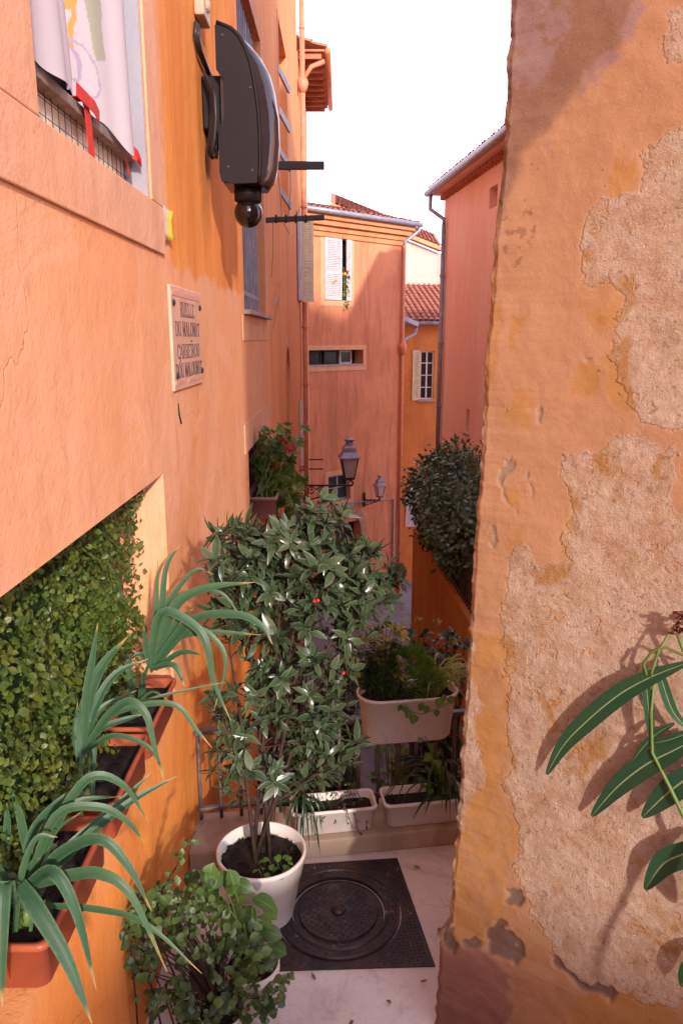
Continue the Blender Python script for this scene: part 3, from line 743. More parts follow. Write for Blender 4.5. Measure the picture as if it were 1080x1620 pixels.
# pale sunlit house far behind
ph = thing('pale_house', 'pale cream house glowing in sunlight behind the tiled roof', 'house', (5, 36, ZB))
m = MB(); A_ = hy(628, 375, 36); B_ = hy(692, 400, 37)
m.hexa([(A_.x - 3, 36, ZB), (B_.x, 37, ZB), (B_.x + 2, 42, ZB), (A_.x - 3, 42, ZB), (A_.x - 3, 36, A_.z + 1.2), (B_.x, 37, B_.z), (B_.x + 2, 42, B_.z), (A_.x - 3, 42, A_.z + 1.2)])
obj('wall', m, M['cream'], ph)
m = MB(); m.bar((A_.x - 3, 35.85, A_.z + 1.3), (B_.x + .15, 36.85, B_.z + .12), .5, .16); obj('eave', m, M['cornice'], ph)
m = MB(); tile_roof(m, (B_.x + .15, 36.9, B_.z + .25), (A_.x - 3, 35.9, A_.z + 1.45), (0, 1, .3), 10, .22, .4); obj('roof_tiles', m, M['tile'], ph, kind='stuff')

# ------------------------------------------------------------------ salmon house on the right terrace
PC = Vector((2.55, 20, 0)); PD = Vector((.122, -1, 0)).normalized(); PN = Vector((PD.y, -PD.x, 0))
if PN.x > 0: PN = -PN
def ps(u, v): q = hp(u, v, PC, PN); return (q - PC).dot(PD), q.z
pk = thing('salmon_house', 'pale salmon house with dark gutter and tiled eave above the terrace hedge', 'house', (5, 15, -3.52))
zp = ps(700, 318)[1] + .12
a = ps(736, 684); b = ps(742, 648); PW = (a[0], b[0], a[1], b[1], .25)
a = ps(773, 332); b = ps(787, 290); PW2 = (a[0], b[0], a[1], b[1], .2)
m = MB(); atP = wall_panel(m, PC, PD, PN, 0, 12, -3.6, zp, [PW, PW2])
m.quad((PC.x, PC.y, -8.6), (PC.x + 8, PC.y + 1, -8.6), (PC.x + 8, PC.y + 1, zp), (PC.x, PC.y, zp))
e_ = atP(12, 0); m.quad((e_.x, e_.y, -3.6), (e_.x + 8, e_.y, -3.6), (e_.x + 8, e_.y, zp), (e_.x, e_.y, zp))
m.quad((PC.x, PC.y, -8.6), (PC.x + .01, PC.y - .1, -8.6), (PC.x + .01, PC.y - .1, -3.6), (PC.x, PC.y, -3.6))
obj('wall', m, M['pink'], pk)
for op in (PW, PW2):
    m = MB(); m.quad(*[atP(s, z, -.2) for s, z in ((op[0], op[2]), (op[1], op[2]), (op[1], op[3]), (op[0], op[3]))]); obj('dark_interior', m, M['darkwood'] if op is PW else M['shutter_grey'], pk)
m = MB(); m.bar(atP(PW[0] - .03, PW[2] - .03, .03), atP(PW[1] + .03, PW[2] - .03, .03), .07, .05); obj('window_sill', m, M['stone'], pk)
for k in range(60):   # row of little eave tiles
    s = k * .2
    m = MB(); p = atP(s, zp - .10, 0)
    m.tube([p + PN * .001, p + PN * .11 + Vector((0, 0, .03))], .06, 8); obj('eave_tile', m, M['tile'], pk)
m = MB(); m.hexa([atP(-.25, zp + .0, .001), atP(12, zp + .0, .001), atP(12, zp, .30), atP(-.25, zp, .30), atP(-.25, zp + .06, .001), atP(12, zp + .06, .001), atP(12, zp + .06, .30), atP(-.25, zp + .06, .30)]); obj('eave_board', m, M['pink'], pk)
m = MB(); m.tube([atP(-.3, zp + .06, .38), atP(12, zp + .06, .38)], .085, 8); obj('gutter', m, M['zinc'], pk, smooth=True)
m = MB(); tile_roof(m, atP(-.3, zp + .12, .34), atP(12, zp + .12, .34), -PN + Vector((0, 0, .30)), 8); obj('roof_tiles', m, M['tile'], pk, kind='stuff')
cq = atP(3.1, zp, -1.2)
ch = MB(); ch.box(cq.x - .35, cq.x + .35, cq.y - .35, cq.y + .35, zp + .2, zp + 1.35); cho = obj('chimney', ch, M['pink'], pk)
m = MB(); m.box(cq.x - .45, cq.x + .45, cq.y - .45, cq.y + .45, zp + 1.351, zp + 1.45); obj('chimney_cap', m, M['tile'], cho)
m = MB(); tile_roof(m, (cq.x - .5, cq.y + .5, zp + 1.47), (cq.x - .5, cq.y - .5, zp + 1.47), (1, 0, .25), 3); obj('chimney_tiles', m, M['tile'], cho, kind='stuff')
pq = thing('drain_pipe', 'grey zinc drainpipe on the corner of the salmon house', 'drainpipe', atP(.28, -3.52, .08))
t0 = atP(.28, 0, .08); t1 = atP(.0, 0, .36)
m = MB(); m.tube([(t0.x, t0.y, -3.52), (t0.x, t0.y, zp - .75)], .055, 10); obj('pipe', m, M['zinc'], pq, smooth=True)
m = MB(); m.tube([(t0.x, t0.y, zp - .752), (t0.x, t0.y, zp - .62), (t1.x, t1.y, zp - .35), (t1.x, t1.y, zp)], .052, 8); obj('swan_neck', m, M['zinc'], pq, smooth=True)
for v in (440, 545, 645):
    m = MB(); m.lathe([(.055, 0), (.07, .01), (.07, .06), (.055, .07)], (t0.x, t0.y, ps(700, v)[1]), 10); obj('collar', m, M['zinc'], pq)

# ------------------------------------------------------------------ terrace with retaining wall, fence and hanging bush
ZTR = -3.52
tw = MB()
pA, pB = Vector((1.85, 5.2, 0)), Vector((1.36, 14.0, 0))
tw.hexa([(pA.x, pA.y, -8.6), (9, 5.2, -8.6), (9, 19.9, -8.6), (pB.x, pB.y, -8.6), (pA.x, pA.y, ZTR), (9, 5.2, ZTR), (9, 19.9, ZTR), (pB.x, pB.y, ZTR)])
tw.quad((pB.x, pB.y, -8.6), (9, 19.9, -8.6), (9, 19.9, ZTR), (pB.x, pB.y, ZTR))
obj('retaining_wall', tw, M['ochre'], label='ochre retaining wall below the dark hedge and fence', cat='wall', bevel=.02)
fe = thing('terrace_fence', 'dark iron fence of upright bars along the terrace edge under the bush', 'fence', (1.6, 10, ZTR))
fd = (pB - pA).normalized(); fl = (pB - pA).length
m = MB(); m.bar(pA + fd * .1 + Vector((.08, 0, ZTR + .95)), pB - fd * .1 + Vector((.08, 0, ZTR + .95)), .04, .04); obj('top_rail', m, M['iron'], fe)
m = MB(); m.bar(pA + fd * .1 + Vector((.08, 0, ZTR + .08)), pB - fd * .1 + Vector((.08, 0, ZTR + .08)), .04, .04); obj('bottom_rail', m, M['iron'], fe)
k = 0; y = .15
while y < fl - .1:
    p = pA + fd * y + Vector((.08, 0, ZTR)); m = MB(); m.tube([p, p + UPV * .95], .012, 5); obj('fence_bar', m, M['iron'], fe); y += .12
bu = thing('terrace_bush', 'big dense dark green bush spilling over the terrace fence', 'bush', (1.9, 11.4, ZTR))
def bush_r(th, ph): return 1 + .16 * math.sin(3 * th + 1) * math.cos(2 * ph) + .10 * math.sin(7 * th + 3 * ph)
ms_ = []; core = MB(); cc = Vector((1.78, 11.5, -2.58)); rad = Vector((.72, 1.9, .86))
for i in range(9000):
    q = rvec(); th, phh = math.atan2(q.y, q.x), math.asin(max(-1, min(1, q.z)))
    k = bush_r(th, phh) * (rnd.uniform(.80, 1.06) + (rnd.uniform(.04, .2) if rnd.random() < .07 else 0))
    p = cc + Vector((q.x * rad.x, q.y * rad.y, q.z * rad.z)) * k
    if q.z < -.1: p.x += .10; 
    if p.z < ZTR + .25: continue
    ms_.append(frame(p, (q + rvec() * .9 + Vector((0, 0, -.2))).normalized(), (q + UPV * .5 + rvec() * .6), rnd.uniform(.055, .10)))
obj('foliage', merge_leaves(ms_, G_small), F['bush'], bu, kind='stuff')
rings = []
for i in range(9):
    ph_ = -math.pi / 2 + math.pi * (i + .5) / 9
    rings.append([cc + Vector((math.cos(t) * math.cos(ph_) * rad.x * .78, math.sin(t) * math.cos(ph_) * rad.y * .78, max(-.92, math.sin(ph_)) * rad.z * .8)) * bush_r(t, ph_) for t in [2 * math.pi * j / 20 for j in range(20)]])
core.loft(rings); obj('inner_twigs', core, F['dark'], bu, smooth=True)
for k in range(7):
    m = MB(); y = 10.2 + k * .42; m.tube([(1.75 + .1 * (k % 2), y, ZTR), (1.7, y + .05, ZTR + .4), (1.78, y + .1, ZTR + .9)], [.035, .03, .02], 6); obj('trunk', m, M['bark'], bu)
# upper little fence with pot plants, at the foot of the salmon house
uf = thing('balcony_fence', 'thin iron fence with a potted plant behind the big bush', 'fence', (2.3, 14.5, ZTR))
y0 = 14.4; xa, xb = hy(700, 700, y0).x, hy(748, 700, y0).x; ztop = hy(720, 716, y0).z
m = MB(); m.bar((xa, y0, ztop), (xb, y0, ztop), .03, .03); obj('top_rail', m, M['iron'], uf)
for i in range(9):
    x = xa + (xb - xa) * i / 8; m = MB(); m.tube([(x, y0, ZTR), (x, y0, ztop + .08)], .012, 5); obj('fence_bar', m, M['iron'], uf)
pp2 = thing('hanging_pot', 'small plant pot hanging on the thin iron fence above the bush', 'plant pot', (hy(725, 720, 14.3).x, 14.26, ztop - .25))
m = MB(); m.lathe([(.10, 0), (.14, .2), (.15, .2), (.15, .23), (.12, .23), (.11, .18)], (hy(725, 720, 14.3).x, 14.24, ztop - .25), 12); obj('pot', m, M['ochre'], pp2)
ms_ = [frame(Vector((hy(725, 720, 14.3).x, 14.24, ztop + .02)) + Vector((rnd.uniform(-.35, .3), rnd.uniform(-.1, .15), rnd.uniform(-.5, .2))), rvec(.2), rvec(.6), rnd.uniform(.06, .11)) for _ in range(160)]
obj('foliage', merge_leaves(ms_, G_small), F['geranium'], pp2, kind='stuff')

# ------------------------------------------------------------------ big peeling wall on the right
WC = Vector((.445, 2.70, 0)); WT = Vector((.82, -.57, 0)).normalized(); WN = Vector((WT.y, -WT.x, 0))
if WN.y > 0: WN = -WN
WB = Vector((.72, .69, 0)).normalized()         # direction of the hidden side face
def right_wall():
    sc = np.concatenate([np.array([-3.6, -1.2, -.4, -.16, -.08, -.05, -.03, -.015]), np.linspace(0, .96, 250), np.array([1.0, 1.1, 1.3, 1.7, 2.4, 3.4])])
    zc = np.concatenate([np.array([-8.5, -5, -3.4]), np.linspace(-3.0, 1.35, 960), np.array([1.6, 2, 2.6, 3.6, 5.2, 7.3])])
    s, z = np.meshgrid(sc, zc, indexing='ij'); ns, nz = s.shape
    sp_ = np.maximum(s, 0); sm_ = np.maximum(-s, 0)
    lean = .43 + .0265 * (np.clip(z, -3, 9) + 2.6)
    edge = (fbm(z * 1.0, z * 0 + 3, 3.0, 5, 5) - .5) * .016 + (fbm(z, z * 0, 26, 9, 4) - .5) * .012
    lean = lean + edge * np.exp(-sp_ / .25)
    lean = lean - .03 * np.clip((-2.36 - z) / .05, 0, 1) * np.clip(1 - sp_ / .8, 0, 1)
    X = lean + WT.x * sp_ + WB.x * sm_; Yy = WC.y + WT.y * sp_ + WB.y * sm_
    rd = np.clip(.03 - np.abs(s), 0, 1) * (.4 + 1.2 * fbm(s, z, 20, 77, 3))
    X = X + rd * .5; Yy = Yy + rd * .15
    P = np.stack([X, Yy, z], -1).reshape(-1, 3)
    u, v = project(P); u = u.reshape(ns, nz); v = v.reshape(ns, nz)
    # pigment: outlines of the paint losses as they lie on this wall, roughened with noise
    w1 = fbm(s, z, 9, 21, 5) - .5; w2 = fbm(s, z, 9, 31, 5) - .5; f1 = fbm(s, z, 40, 41, 4) - .5; f2 = fbm(s, z, 40, 51, 4) - .5
    U = u + w1 * 46 + f1 * 14; V = v + w2 * 46 + f2 * 14
    def mask(polys):
        k = np.zeros(U.shape, bool)
        for p in polys: k |= inpoly(U, V, p)
        return k.astype(float)
    k = .3519
    A = lambda pts, oy: [(700 + x * k, oy + y * k) for x, y in pts]
    bare = mask([A([(1120, 10), (1030, 60), (985, 200), (980, 320), (1120, 290)], 0),
                 A([(1150, 530), (1080, 550), (980, 630), (920, 700), (890, 850), (760, 920), (660, 990), (600, 1120), (640, 1250), (760, 1230), (820, 1330), (800, 1480), (760, 1620), (900, 1900), (1000, 1910), (1150, 1900)], 0),
                 A([(570, 500), (640, 465), (690, 500), (780, 410), (950, 440), (1010, 490), (1060, 460), (1040, 620), (1010, 690), (1050, 800), (1150, 830), (1150, 1700), (330, 1700), (270, 1300), (290, 960), (330, 900), (440, 970), (440, 1010), (550, 1000), (560, 700)], 540),
                 A([(325, 100), (1150, 100), (1150, 1560), (980, 1560), (780, 1490), (640, 1440), (560, 1370), (450, 1240), (370, 1120), (330, 900), (325, 600), (300, 540)], 1050),
                 A([(60, -30), (120, 0), (130, 150), (190, 440), (180, 600), (100, 640), (125, 740), (40, 720), (0, 300)], 1050),
                 A([(60, 1330), (130, 1360), (130, 1640), (40, 1640)], 540)])
    yel = mask([A([(790, 690), (900, 700), (880, 800), (850, 880), (770, 880)], 0), A([(610, 1100), (690, 1180), (780, 1250), (880, 1200), (900, 1300), (800, 1480), (700, 1500), (620, 1350), (590, 1220)], 0),
                A([(310, 1420), (390, 1400), (350, 1480), (350, 1580), (310, 1560)], 0), A([(190, 1380), (270, 1420), (250, 1620), (160, 1900), (150, 2080), (120, 2130), (150, 1880), (190, 1600)], 0),
                A([(330, 230), (390, 210), (400, 330), (370, 410), (300, 370)], 540), A([(640, 90), (720, 130), (700, 220), (590, 260)], 540), A([(740, 60), (830, 0), (850, 160), (890, 310), (820, 320), (740, 230)], 540),
                A([(700, 480), (770, 450), (820, 580), (760, 620), (700, 580)], 540), A([(290, 650), (380, 640), (370, 720), (320, 770)], 540), A([(550, 660), (610, 640), (580, 900), (560, 1010), (520, 1100), (440, 1100), (430, 1020), (545, 1000)], 540),
                A([(290, 810), (340, 820), (330, 900), (280, 960)], 540), A([(970, 490), (1010, 490), (990, 600), (940, 620)], 540), A([(440, 130), (560, 90), (610, 150), (560, 250), (470, 320)], 1050),
                A([(620, 330), (700, 300), (720, 440), (600, 530), (550, 470)], 1050), A([(120, 1330), (320, 1330), (330, 1640), (130, 1640)], 540), A([(130, 0), (325, 0), (325, 760), (300, 960), (350, 1100), (220, 1250), (60, 1230), (30, 900), (100, 700), (190, 560), (180, 430), (130, 150)], 1050),
                A([(880, 1140), (1090, 1180), (1060, 1340), (980, 1260)], 1050), A([(520, 1540), (860, 1490), (1050, 1590), (1050, 1750), (400, 1750)], 1050)])
    stain = mask([A([(290, -60), (900, -60), (860, 40), (780, 220), (640, 320), (560, 430), (440, 590), (390, 640), (330, 800), (290, 930), (220, 1010), (240, 500), (280, 100)], 0)])
    lil = mask([A([(560, -60), (290, -60), (270, 420), (350, 420), (480, 300), (560, 100)], 0), A([(900, -60), (1000, -60), (800, 230), (620, 440), (560, 420), (780, 150)], 0), A([(470, 640), (540, 690), (520, 740), (470, 760)], 0)])
    stain = np.clip(stain, 0, 1); dark = mask([A([(230, 1160), (290, 1140), (340, 1200), (380, 1290), (360, 1350), (230, 1310), (210, 1230)], 1050), A([(70, 1230), (150, 1200), (160, 1280), (90, 1270)], 1050),
                 A([(280, 970), (330, 1010), (345, 1080), (300, 1070)], 1050), A([(480, 1300), (580, 1390), (720, 1470), (780, 1500), (740, 1540), (600, 1450), (490, 1350)], 1050), A([(10, 1190), (50, 1180), (50, 1290), (5, 1290)], 1050)])
    red = mask([A([(-40, 1290), (80, 1260), (240, 1310), (300, 1400), (300, 1640), (-60, 1640)], 1050)])
    chip = mask([A([(265, 560), (320, 510), (325, 560), (290, 640), (340, 780), (300, 720), (265, 600)], 540), A([(380, 620), (420, 560), (410, 610)], 540), A([(415, 640), (425, 650), (420, 720), (412, 700)], 540), A([(630, 80), (670, 90), (660, 110), (635, 105)], 540), A([(420, 310), (440, 310), (435, 350), (420, 345)], 540), A([(215, 850), (232, 850), (228, 900), (218, 900)], 540)])
    bare = np.where(f1 + f2 * .6 + w1 * .6 > .33, 0, bare) * (1 - red); bare = np.maximum(bare, ((f2 + w2 * .9) > .50) * 1.0 * (u > 800))
    thin = yel * (1 - red)
    def blur(a, n):
        for _ in range(n):
            a = a.copy(); a[1:-1] = (a[:-2] + 2 * a[1:-1] + a[2:]) / 4; a[:, 1:-1] = (a[:, :-2] + 2 * a[:, 1:-1] + a[:, 2:]) / 4
        return a
    C = np.empty(U.shape + (3,)); n1 = fbm(s, z, 5, 61, 5)[..., None]; n2 = fbm(s, z, 60, 71, 4)[..., None]; n3 = fbm(s, z, 18, 81, 5)[..., None]
    paint = np.array([.40, .205, .105]) * (1 - n1) + np.array([.44, .235, .130]) * n1
    ochr = np.array([.39, .175, .045]) * (1 - n3) + np.array([.44, .225, .080]) * n3
    rend = np.array([.49, .335, .245]) * (1 - n3) + np.array([.56, .41, .32]) * n3
    rend = rend * (.86 + .28 * n2)
    C[:] = paint
    def lay(mk, c): C[:] = C * (1 - mk[..., None]) + c * mk[..., None]
    sfade = np.clip(blur(stain, 14), 0, 1); lay(sfade * .85, np.array([.185, .085, .055]) + .05 * n1); lay(blur(lil, 4) * .8 * np.clip((n3[..., 0] - .33) * 8, 0, 1), np.array([.25, .145, .145]) + .05 * n1)
    lay(blur(bare, 4) * (.66 + .34 * np.clip((n3[..., 0] - .3) * 5, 0, 1)), rend)
    fringe = np.clip(1 - np.abs(fbm(s, z, 7, 91, 5) - .52) * 14, 0, 1) * .55 * bare
    lay(fringe * .6, ochr); lay(blur(thin * (.25 + .60 * (f1 + w2 > -.08)), 2), ochr)
    lay(blur(red, 3) * .85, np.array([.27, .115, .085]) + .06 * n3); lay(blur(dark, 1) * .9, np.array([.135, .08, .06]) + .05 * n3); lay(chip * .8, np.array([.27, .20, .15]))
    speck = (fbm(s, z, 75, 111, 3) > .72) * bare; lay(speck * .55, np.array([.22, .12, .09]))
    mould = (fbm(s, z, 55, 121, 4) > .60) * inpoly(U, V, A([(200, 1000), (330, 980), (420, 900), (430, 1050), (340, 1220), (200, 1200)], 0)); lay(mould * .6, np.array([.20, .09, .06]))
    C *= np.array([.78, .80, .78]); rend = rend * .78
    lay(np.clip(.055 - np.abs(s), 0, 1) * 6 * (fbm(s, z, 30, 131, 3) > .5), rend * .9)
    def blur_unused(a, n):
        for _ in range(n):
            a = a.copy(); a[1:-1] = (a[:-2] + 2 * a[1:-1] + a[2:]) / 4; a[:, 1:-1] = (a[:, :-2] + 2 * a[:, 1:-1] + a[:, 2:]) / 4
        return a
    H = .0016 * (1 - blur(np.maximum(bare, thin * .35), 2)) + .0034 * (n2[..., 0] - .5) * (.3 + bare) - .009 * blur(dark, 3) - .004 * blur(chip, 1) + .006 * blur(red, 8)
    H = H + .030 * (fbm(s, z, 2.2, 141, 4) - .5) + .006 * (fbm(s, z, 14, 151, 4) - .5)
    dens = ((s >= -.06) & (s <= .97) & (z >= -3.0) & (z <= 1.35))
    H = np.where(dens, H, .0)
    P = P + (H.reshape(-1, 1)) * np.array([[WN.x, WN.y, 0]])
    idx = np.arange(ns * nz).reshape(ns, nz)
    Fq = np.stack([idx[:-1, :-1], idx[1:, :-1], idx[1:, 1:], idx[:-1, 1:]], -1).reshape(-1, 4)
    me = bpy.data.meshes.new('peeling_wall'); o0 = np.array([.9, 3.2, -8.5]); P = P - o0
    me.vertices.add(len(P)); me.vertices.foreach_set('co', P.astype(np.float32).ravel())
    me.loops.add(Fq.size); me.loops.foreach_set('vertex_index', Fq.ravel().astype(np.int32))
    me.polygons.add(len(Fq)); me.polygons.foreach_set('loop_start', np.arange(0, Fq.size, 4, dtype=np.int32))
    me.polygons.foreach_set('use_smooth', np.ones(len(Fq), bool))
    ca = me.color_attributes.new('Pigment', 'FLOAT_COLOR', 'POINT')
    ca.data.foreach_set('color', np.concatenate([C.reshape(-1, 3), bare.reshape(-1, 1)], 1).astype(np.float32).ravel())
    me.update(calc_edges=True); me.validate()
    t = NT('peeling_plaster'); at = t.n('ShaderNodeAttribute', attribute_name='Pigment'); co = t.pos()
    col = t.mix(t.math('MULTIPLY', t.sm(t.noise(co, 160, 4, .7), .5, .75), .28), at.outputs['Color'], (.30, .14, .09))
    col = t.mix(t.math('MULTIPLY', t.sm(t.noise(co, 210, 3, .7), .58, .75), .22), col, (.75, .52, .42))
    h = t.math('MULTIPLY', t.noise(co, 150, 5, .7), t.math('ADD', .35, t.math('MULTIPLY', at.outputs['Alpha'], 1.0)))
    me.materials.append(t.fin(col, .9, t.bump(h, .9, .007), .15))
    o = bpy.data.objects.new('peeling_wall', me); COL.objects.link(o); o.location = tuple(o0)
    o['label'] = 'tall old wall of peeling orange plaster with bare pinkish render patches'; o['category'] = 'wall'
right_wall()
cp = MB(); q = WC + WT * 3.39; r_ = WC + WB * 3.59
cpo = MB().hexa([(q.x, q.y, -8.5), (q.x + 3, q.y, -8.5), (r_.x + 4, r_.y, -8.5), (r_.x + .02, r_.y, -8.5), (q.x + .3, q.y, 7.25), (q.x + 3, q.y, 7.25), (r_.x + 4, r_.y, 7.25), (r_.x + .32, r_.y, 7.25)])
cpo.quad((WC.x + .30, WC.y + .05, 7.26), (q.x + .35, q.y + .05, 7.26), (r_.x + 4, r_.y, 7.26), (r_.x + .36, r_.y, 7.26))
obj('house_body', cpo, M['coral2'], label='house body behind the peeling orange wall', cat='house')

# ================================================================== THINGS ON THE LEFT HOUSE
# upper window: cloth, guard rail with mesh panel, ribbon
gr = thing('window_guard', 'wooden rail with wire mesh over cream boards in the upper window', 'guard rail', (LX - .08, 2.95, .60))
m = MB(); m.bar((LX - .075, 2.31, .775), (LX - .075, 3.565, .765), .05, .035); obj('rail', m, simple('weathered_wood', (.30, .24, .20), (.18, .14, .12), 14, .8, .4, 60), gr, bevel=.004)
for i in range(7):
    m = MB(); y = 2.32 + i * .178; m.box(LX - .115, LX - .10, y, y + .17, .602, .752); obj('board', m, simple('cream_board', (.72, .66, .54), (.6, .54, .44), 8, .7, .2) if i == 0 else bpy.data.materials['cream_board'], gr)
wm = MB()
for i in range(21): y = 2.32 + i * .06; wm.tube([(LX - .085, y, .602), (LX - .085, y, .755)], .0016, 4, False)
for j in range(3): z = .63 + j * .05; wm.tube([(LX - .083, 2.31, z), (LX - .083, 3.56, z)], .0016, 4, False)
obj('wire_mesh', wm, M['iron'], gr, kind='stuff')
def cloth():
    ny, nz = 190, 240; ys = np.linspace(2.33, 3.43, ny); zs_ = np.linspace(0, 1, nz)
    Y2, T = np.meshgrid(ys, zs_, indexing='ij'); q = (Y2 - 2.33) / 1.10
    hem = .80 - .02 * np.sin(q * 9) + .10 * np.exp(-((q - .50) / .06) ** 2) - .06 * np.exp(-((q - .92) / .10) ** 2)
    Z2 = hem + (2.2 - hem) * T
    X2 = LX - .055 + .034 * np.sin(q * 8 + 2 * T) * (1 - .5 * T) + .010 * np.sin(q * 27 + 1.2 + 3 * T) + .03 * np.exp(-((q - .85) / .12) ** 2) - .035 * np.exp(-((q - .52) / .05) ** 2) * (1 - T * .5)
    Y3 = Y2 + .03 * np.sin(T * 5 + q * 4)
    wx = (fbm(q, T, 5, 3) - .5) * .12; wy = (fbm(q, T, 5, 8) - .5) * .12; a = q + wx; b = Z2 - .8 + wy
    C = np.empty(q.shape + (4,)); C[:] = (.60, .55, .59, 1)
    def put(mk, c): C[mk] = (*c, 1)
    put((np.abs(a - .62 - .25 * (b - .35)) < .013) & (b > .22) & (b < .9), (.60, .38, .12))
    put(((a - .58) ** 2 + ((b - .36) * 1.0) ** 2 < .032 ** 2), (.60, .38, .12))
    put((np.abs(a - .70 + .2 * (b - .4)) < .035) & (b > .20) & (b < .50), (.42, .42, .33)); put((np.abs(a - .45) < .04) & (b > .42) & (b < .6), (.45, .45, .38))
    put((np.abs(np.hypot(a - .56, b - .15) - .07) < .007) | (np.abs(np.hypot(a - .6, b - .13) - .11) < .006), (.46, .38, .52))
    put((np.abs(a - .545) < .014) & (b > .45), (.62, .14, .12)); put((np.abs(a - .50 - .3 * (b - .6)) < .02) & (b > .5), (.70, .45, .15))
    me = bpy.data.meshes.new('printed_cloth'); P = np.stack([X2, Y3, Z2], -1).reshape(-1, 3) - np.array([LX - .05, 2.9, .8])
    idx = np.arange(ny * nz).reshape(ny, nz); fq = np.stack([idx[:-1, :-1], idx[1:, :-1], idx[1:, 1:], idx[:-1, 1:]], -1).reshape(-1, 4)
    me.from_pydata(P.tolist(), [], fq.tolist()); me.polygons.foreach_set('use_smooth', [True] * len(fq))
    ca = me.color_attributes.new('Print', 'FLOAT_COLOR', 'POINT'); ca.data.foreach_set('color', C.astype(np.float32).ravel())
    me.materials.append(M['cloth']); o = bpy.data.objects.new('printed_cloth', me); COL.objects.link(o); o.location = (LX - .05, 2.9, .8)
    o['label'] = 'white cloth with yellow and olive printed motif hanging in the upper window'; o['category'] = 'cloth'
cloth()
def strip(mb, pts, wd, wdir):
    wdir = Vector(wdir); b = len(mb.v)
    for p in pts: mb.v += [tuple(Vector(p) - wdir * wd / 2), tuple(Vector(p) + wdir * wd / 2)]
    mb.f += [(b + 2 * i, b + 2 * i + 1, b + 2 * i + 3, b + 2 * i + 2) for i in range(len(pts) - 1)]
x = LX - .042
rbt = thing('red_ribbon', 'red ribbon tied round the rail of the upper window', 'ribbon', (x, 2.9, .62))
for nm, pts, wd_, dr in (('tail', [(x - .05, 2.86, .80), (x, 2.88, .808), (x + .006, 2.89, .77), (x + .004, 2.905, .70), (x + .002, 2.93, .615)], .06, (0, 1, 0)),
                         ('knot', [(x + .008, 2.78, .81), (x + .016, 2.86, .80), (x + .014, 2.95, .80), (x + .008, 3.02, .785)], .045, (0, .2, 1)),
                         ('loop', [(x + .01, 3.42, .78), (x + .03, 3.47, .76), (x + .03, 3.52, .735), (x + .01, 3.54, .76), (x - .02, 3.52, .775)], .03, (0, 0, 1)),
                         ('loop', [(x - .01, 3.37, .755), (x + .004, 3.39, .70), (x, 3.42, .665)], .015, (0, 1, 0))):
    rb = MB(); strip(rb, pts, wd_, dr); md = obj(nm, rb, M['red'], rbt).modifiers.new('thick', 'SOLIDIFY'); md.thickness = .003
# small curled card
cm = MB(); nst = 10
for i in range(nst + 1):
    t = i / nst; y = 3.80 + .13 * t; e = .006 + (.02 * max(0, t - .6) ** 1.5 * 4)
    cm.v += [(LX + e + .010, y, .45 + .02 * t), (LX + e, y, .50), (LX + e, y, .56), (LX + e + .008, y, .61 - .01 * t)]
    if i:
        b = (i - 1) * 4; cm.f += [(b + k, b + 4 + k, b + 5 + k, b + 1 + k) for k in range(3)]
t = NT('yellowed_card'); co = t.pos(); sx = t.n('ShaderNodeSeparateXYZ'); t.l(co, sx.inputs[0])
col = t.mix(t.sm(sx.outputs['Y'], 3.87, 3.90), (.60, .54, .52), (.62, .42, .05)); col = t.mix(t.sm(sx.outputs['Z'], .50, .46), col, (.62, .42, .05))
card = obj('curled_card', cm, t.fin(col, .5), label='small curled white and yellow card stuck on the wall below the upper window', cat='card', smooth=True)
md = card.modifiers.new('thick', 'SOLIDIFY'); md.thickness = .002

# street name plate with serif lettering
y0, y1 = 3.86, 4.66; zb, ztp = -.262, .258
sg = thing('street_sign', 'cream enamel street name plate with four lines of dark capitals on orange wall', 'sign', (LX, (y0 + y1) / 2, zb))
m = MB(); m.box(LX - .004, LX + .014, y0, y1, zb, ztp); obj('plate', m, M['card'], sg, bevel=.004)
def mk(mb, a0, a1, q0, q1): mb.box(LX + .0142, LX + .0165, a0, a1, q0, q1)
m = MB(); mk(m, y0 + .02, y1 - .02, ztp - .05, ztp - .028); obj('red_line', m, M['ink_red'], sg)
m = MB(); mk(m, y0 + .02, y0 + .26, zb + .028, zb + .048); obj('red_line', m, M['ink_red'], sg)
m = MB(); mk(m, y0 + .36, y1 - .02, zb + .028, zb + .048); obj('red_line', m, M['ink_red'], sg)
for yy, zz in ((y0 + .05, ztp - .085), (y1 - .04, ztp - .085), (y0 + .06, zb + .075), (y1 - .04, zb + .075)):
    m = MB(); m.lathe([(.018, 0), (.018, .006), (.010, .012)], (0, 0, 0), 8); m.v = [(LX + .013 + p[2], yy + p[0], zz + p[1]) for p in m.v]; obj('screw', m, M['iron'], sg)
def arcpts(cx, cy, rx, ry, a0, a1, n=10): return [(cx + rx * math.cos(R(a0 + (a1 - a0) * i / n)), cy + ry * math.sin(R(a0 + (a1 - a0) * i / n))) for i in range(n + 1)]
V_, T_ = .19, .075
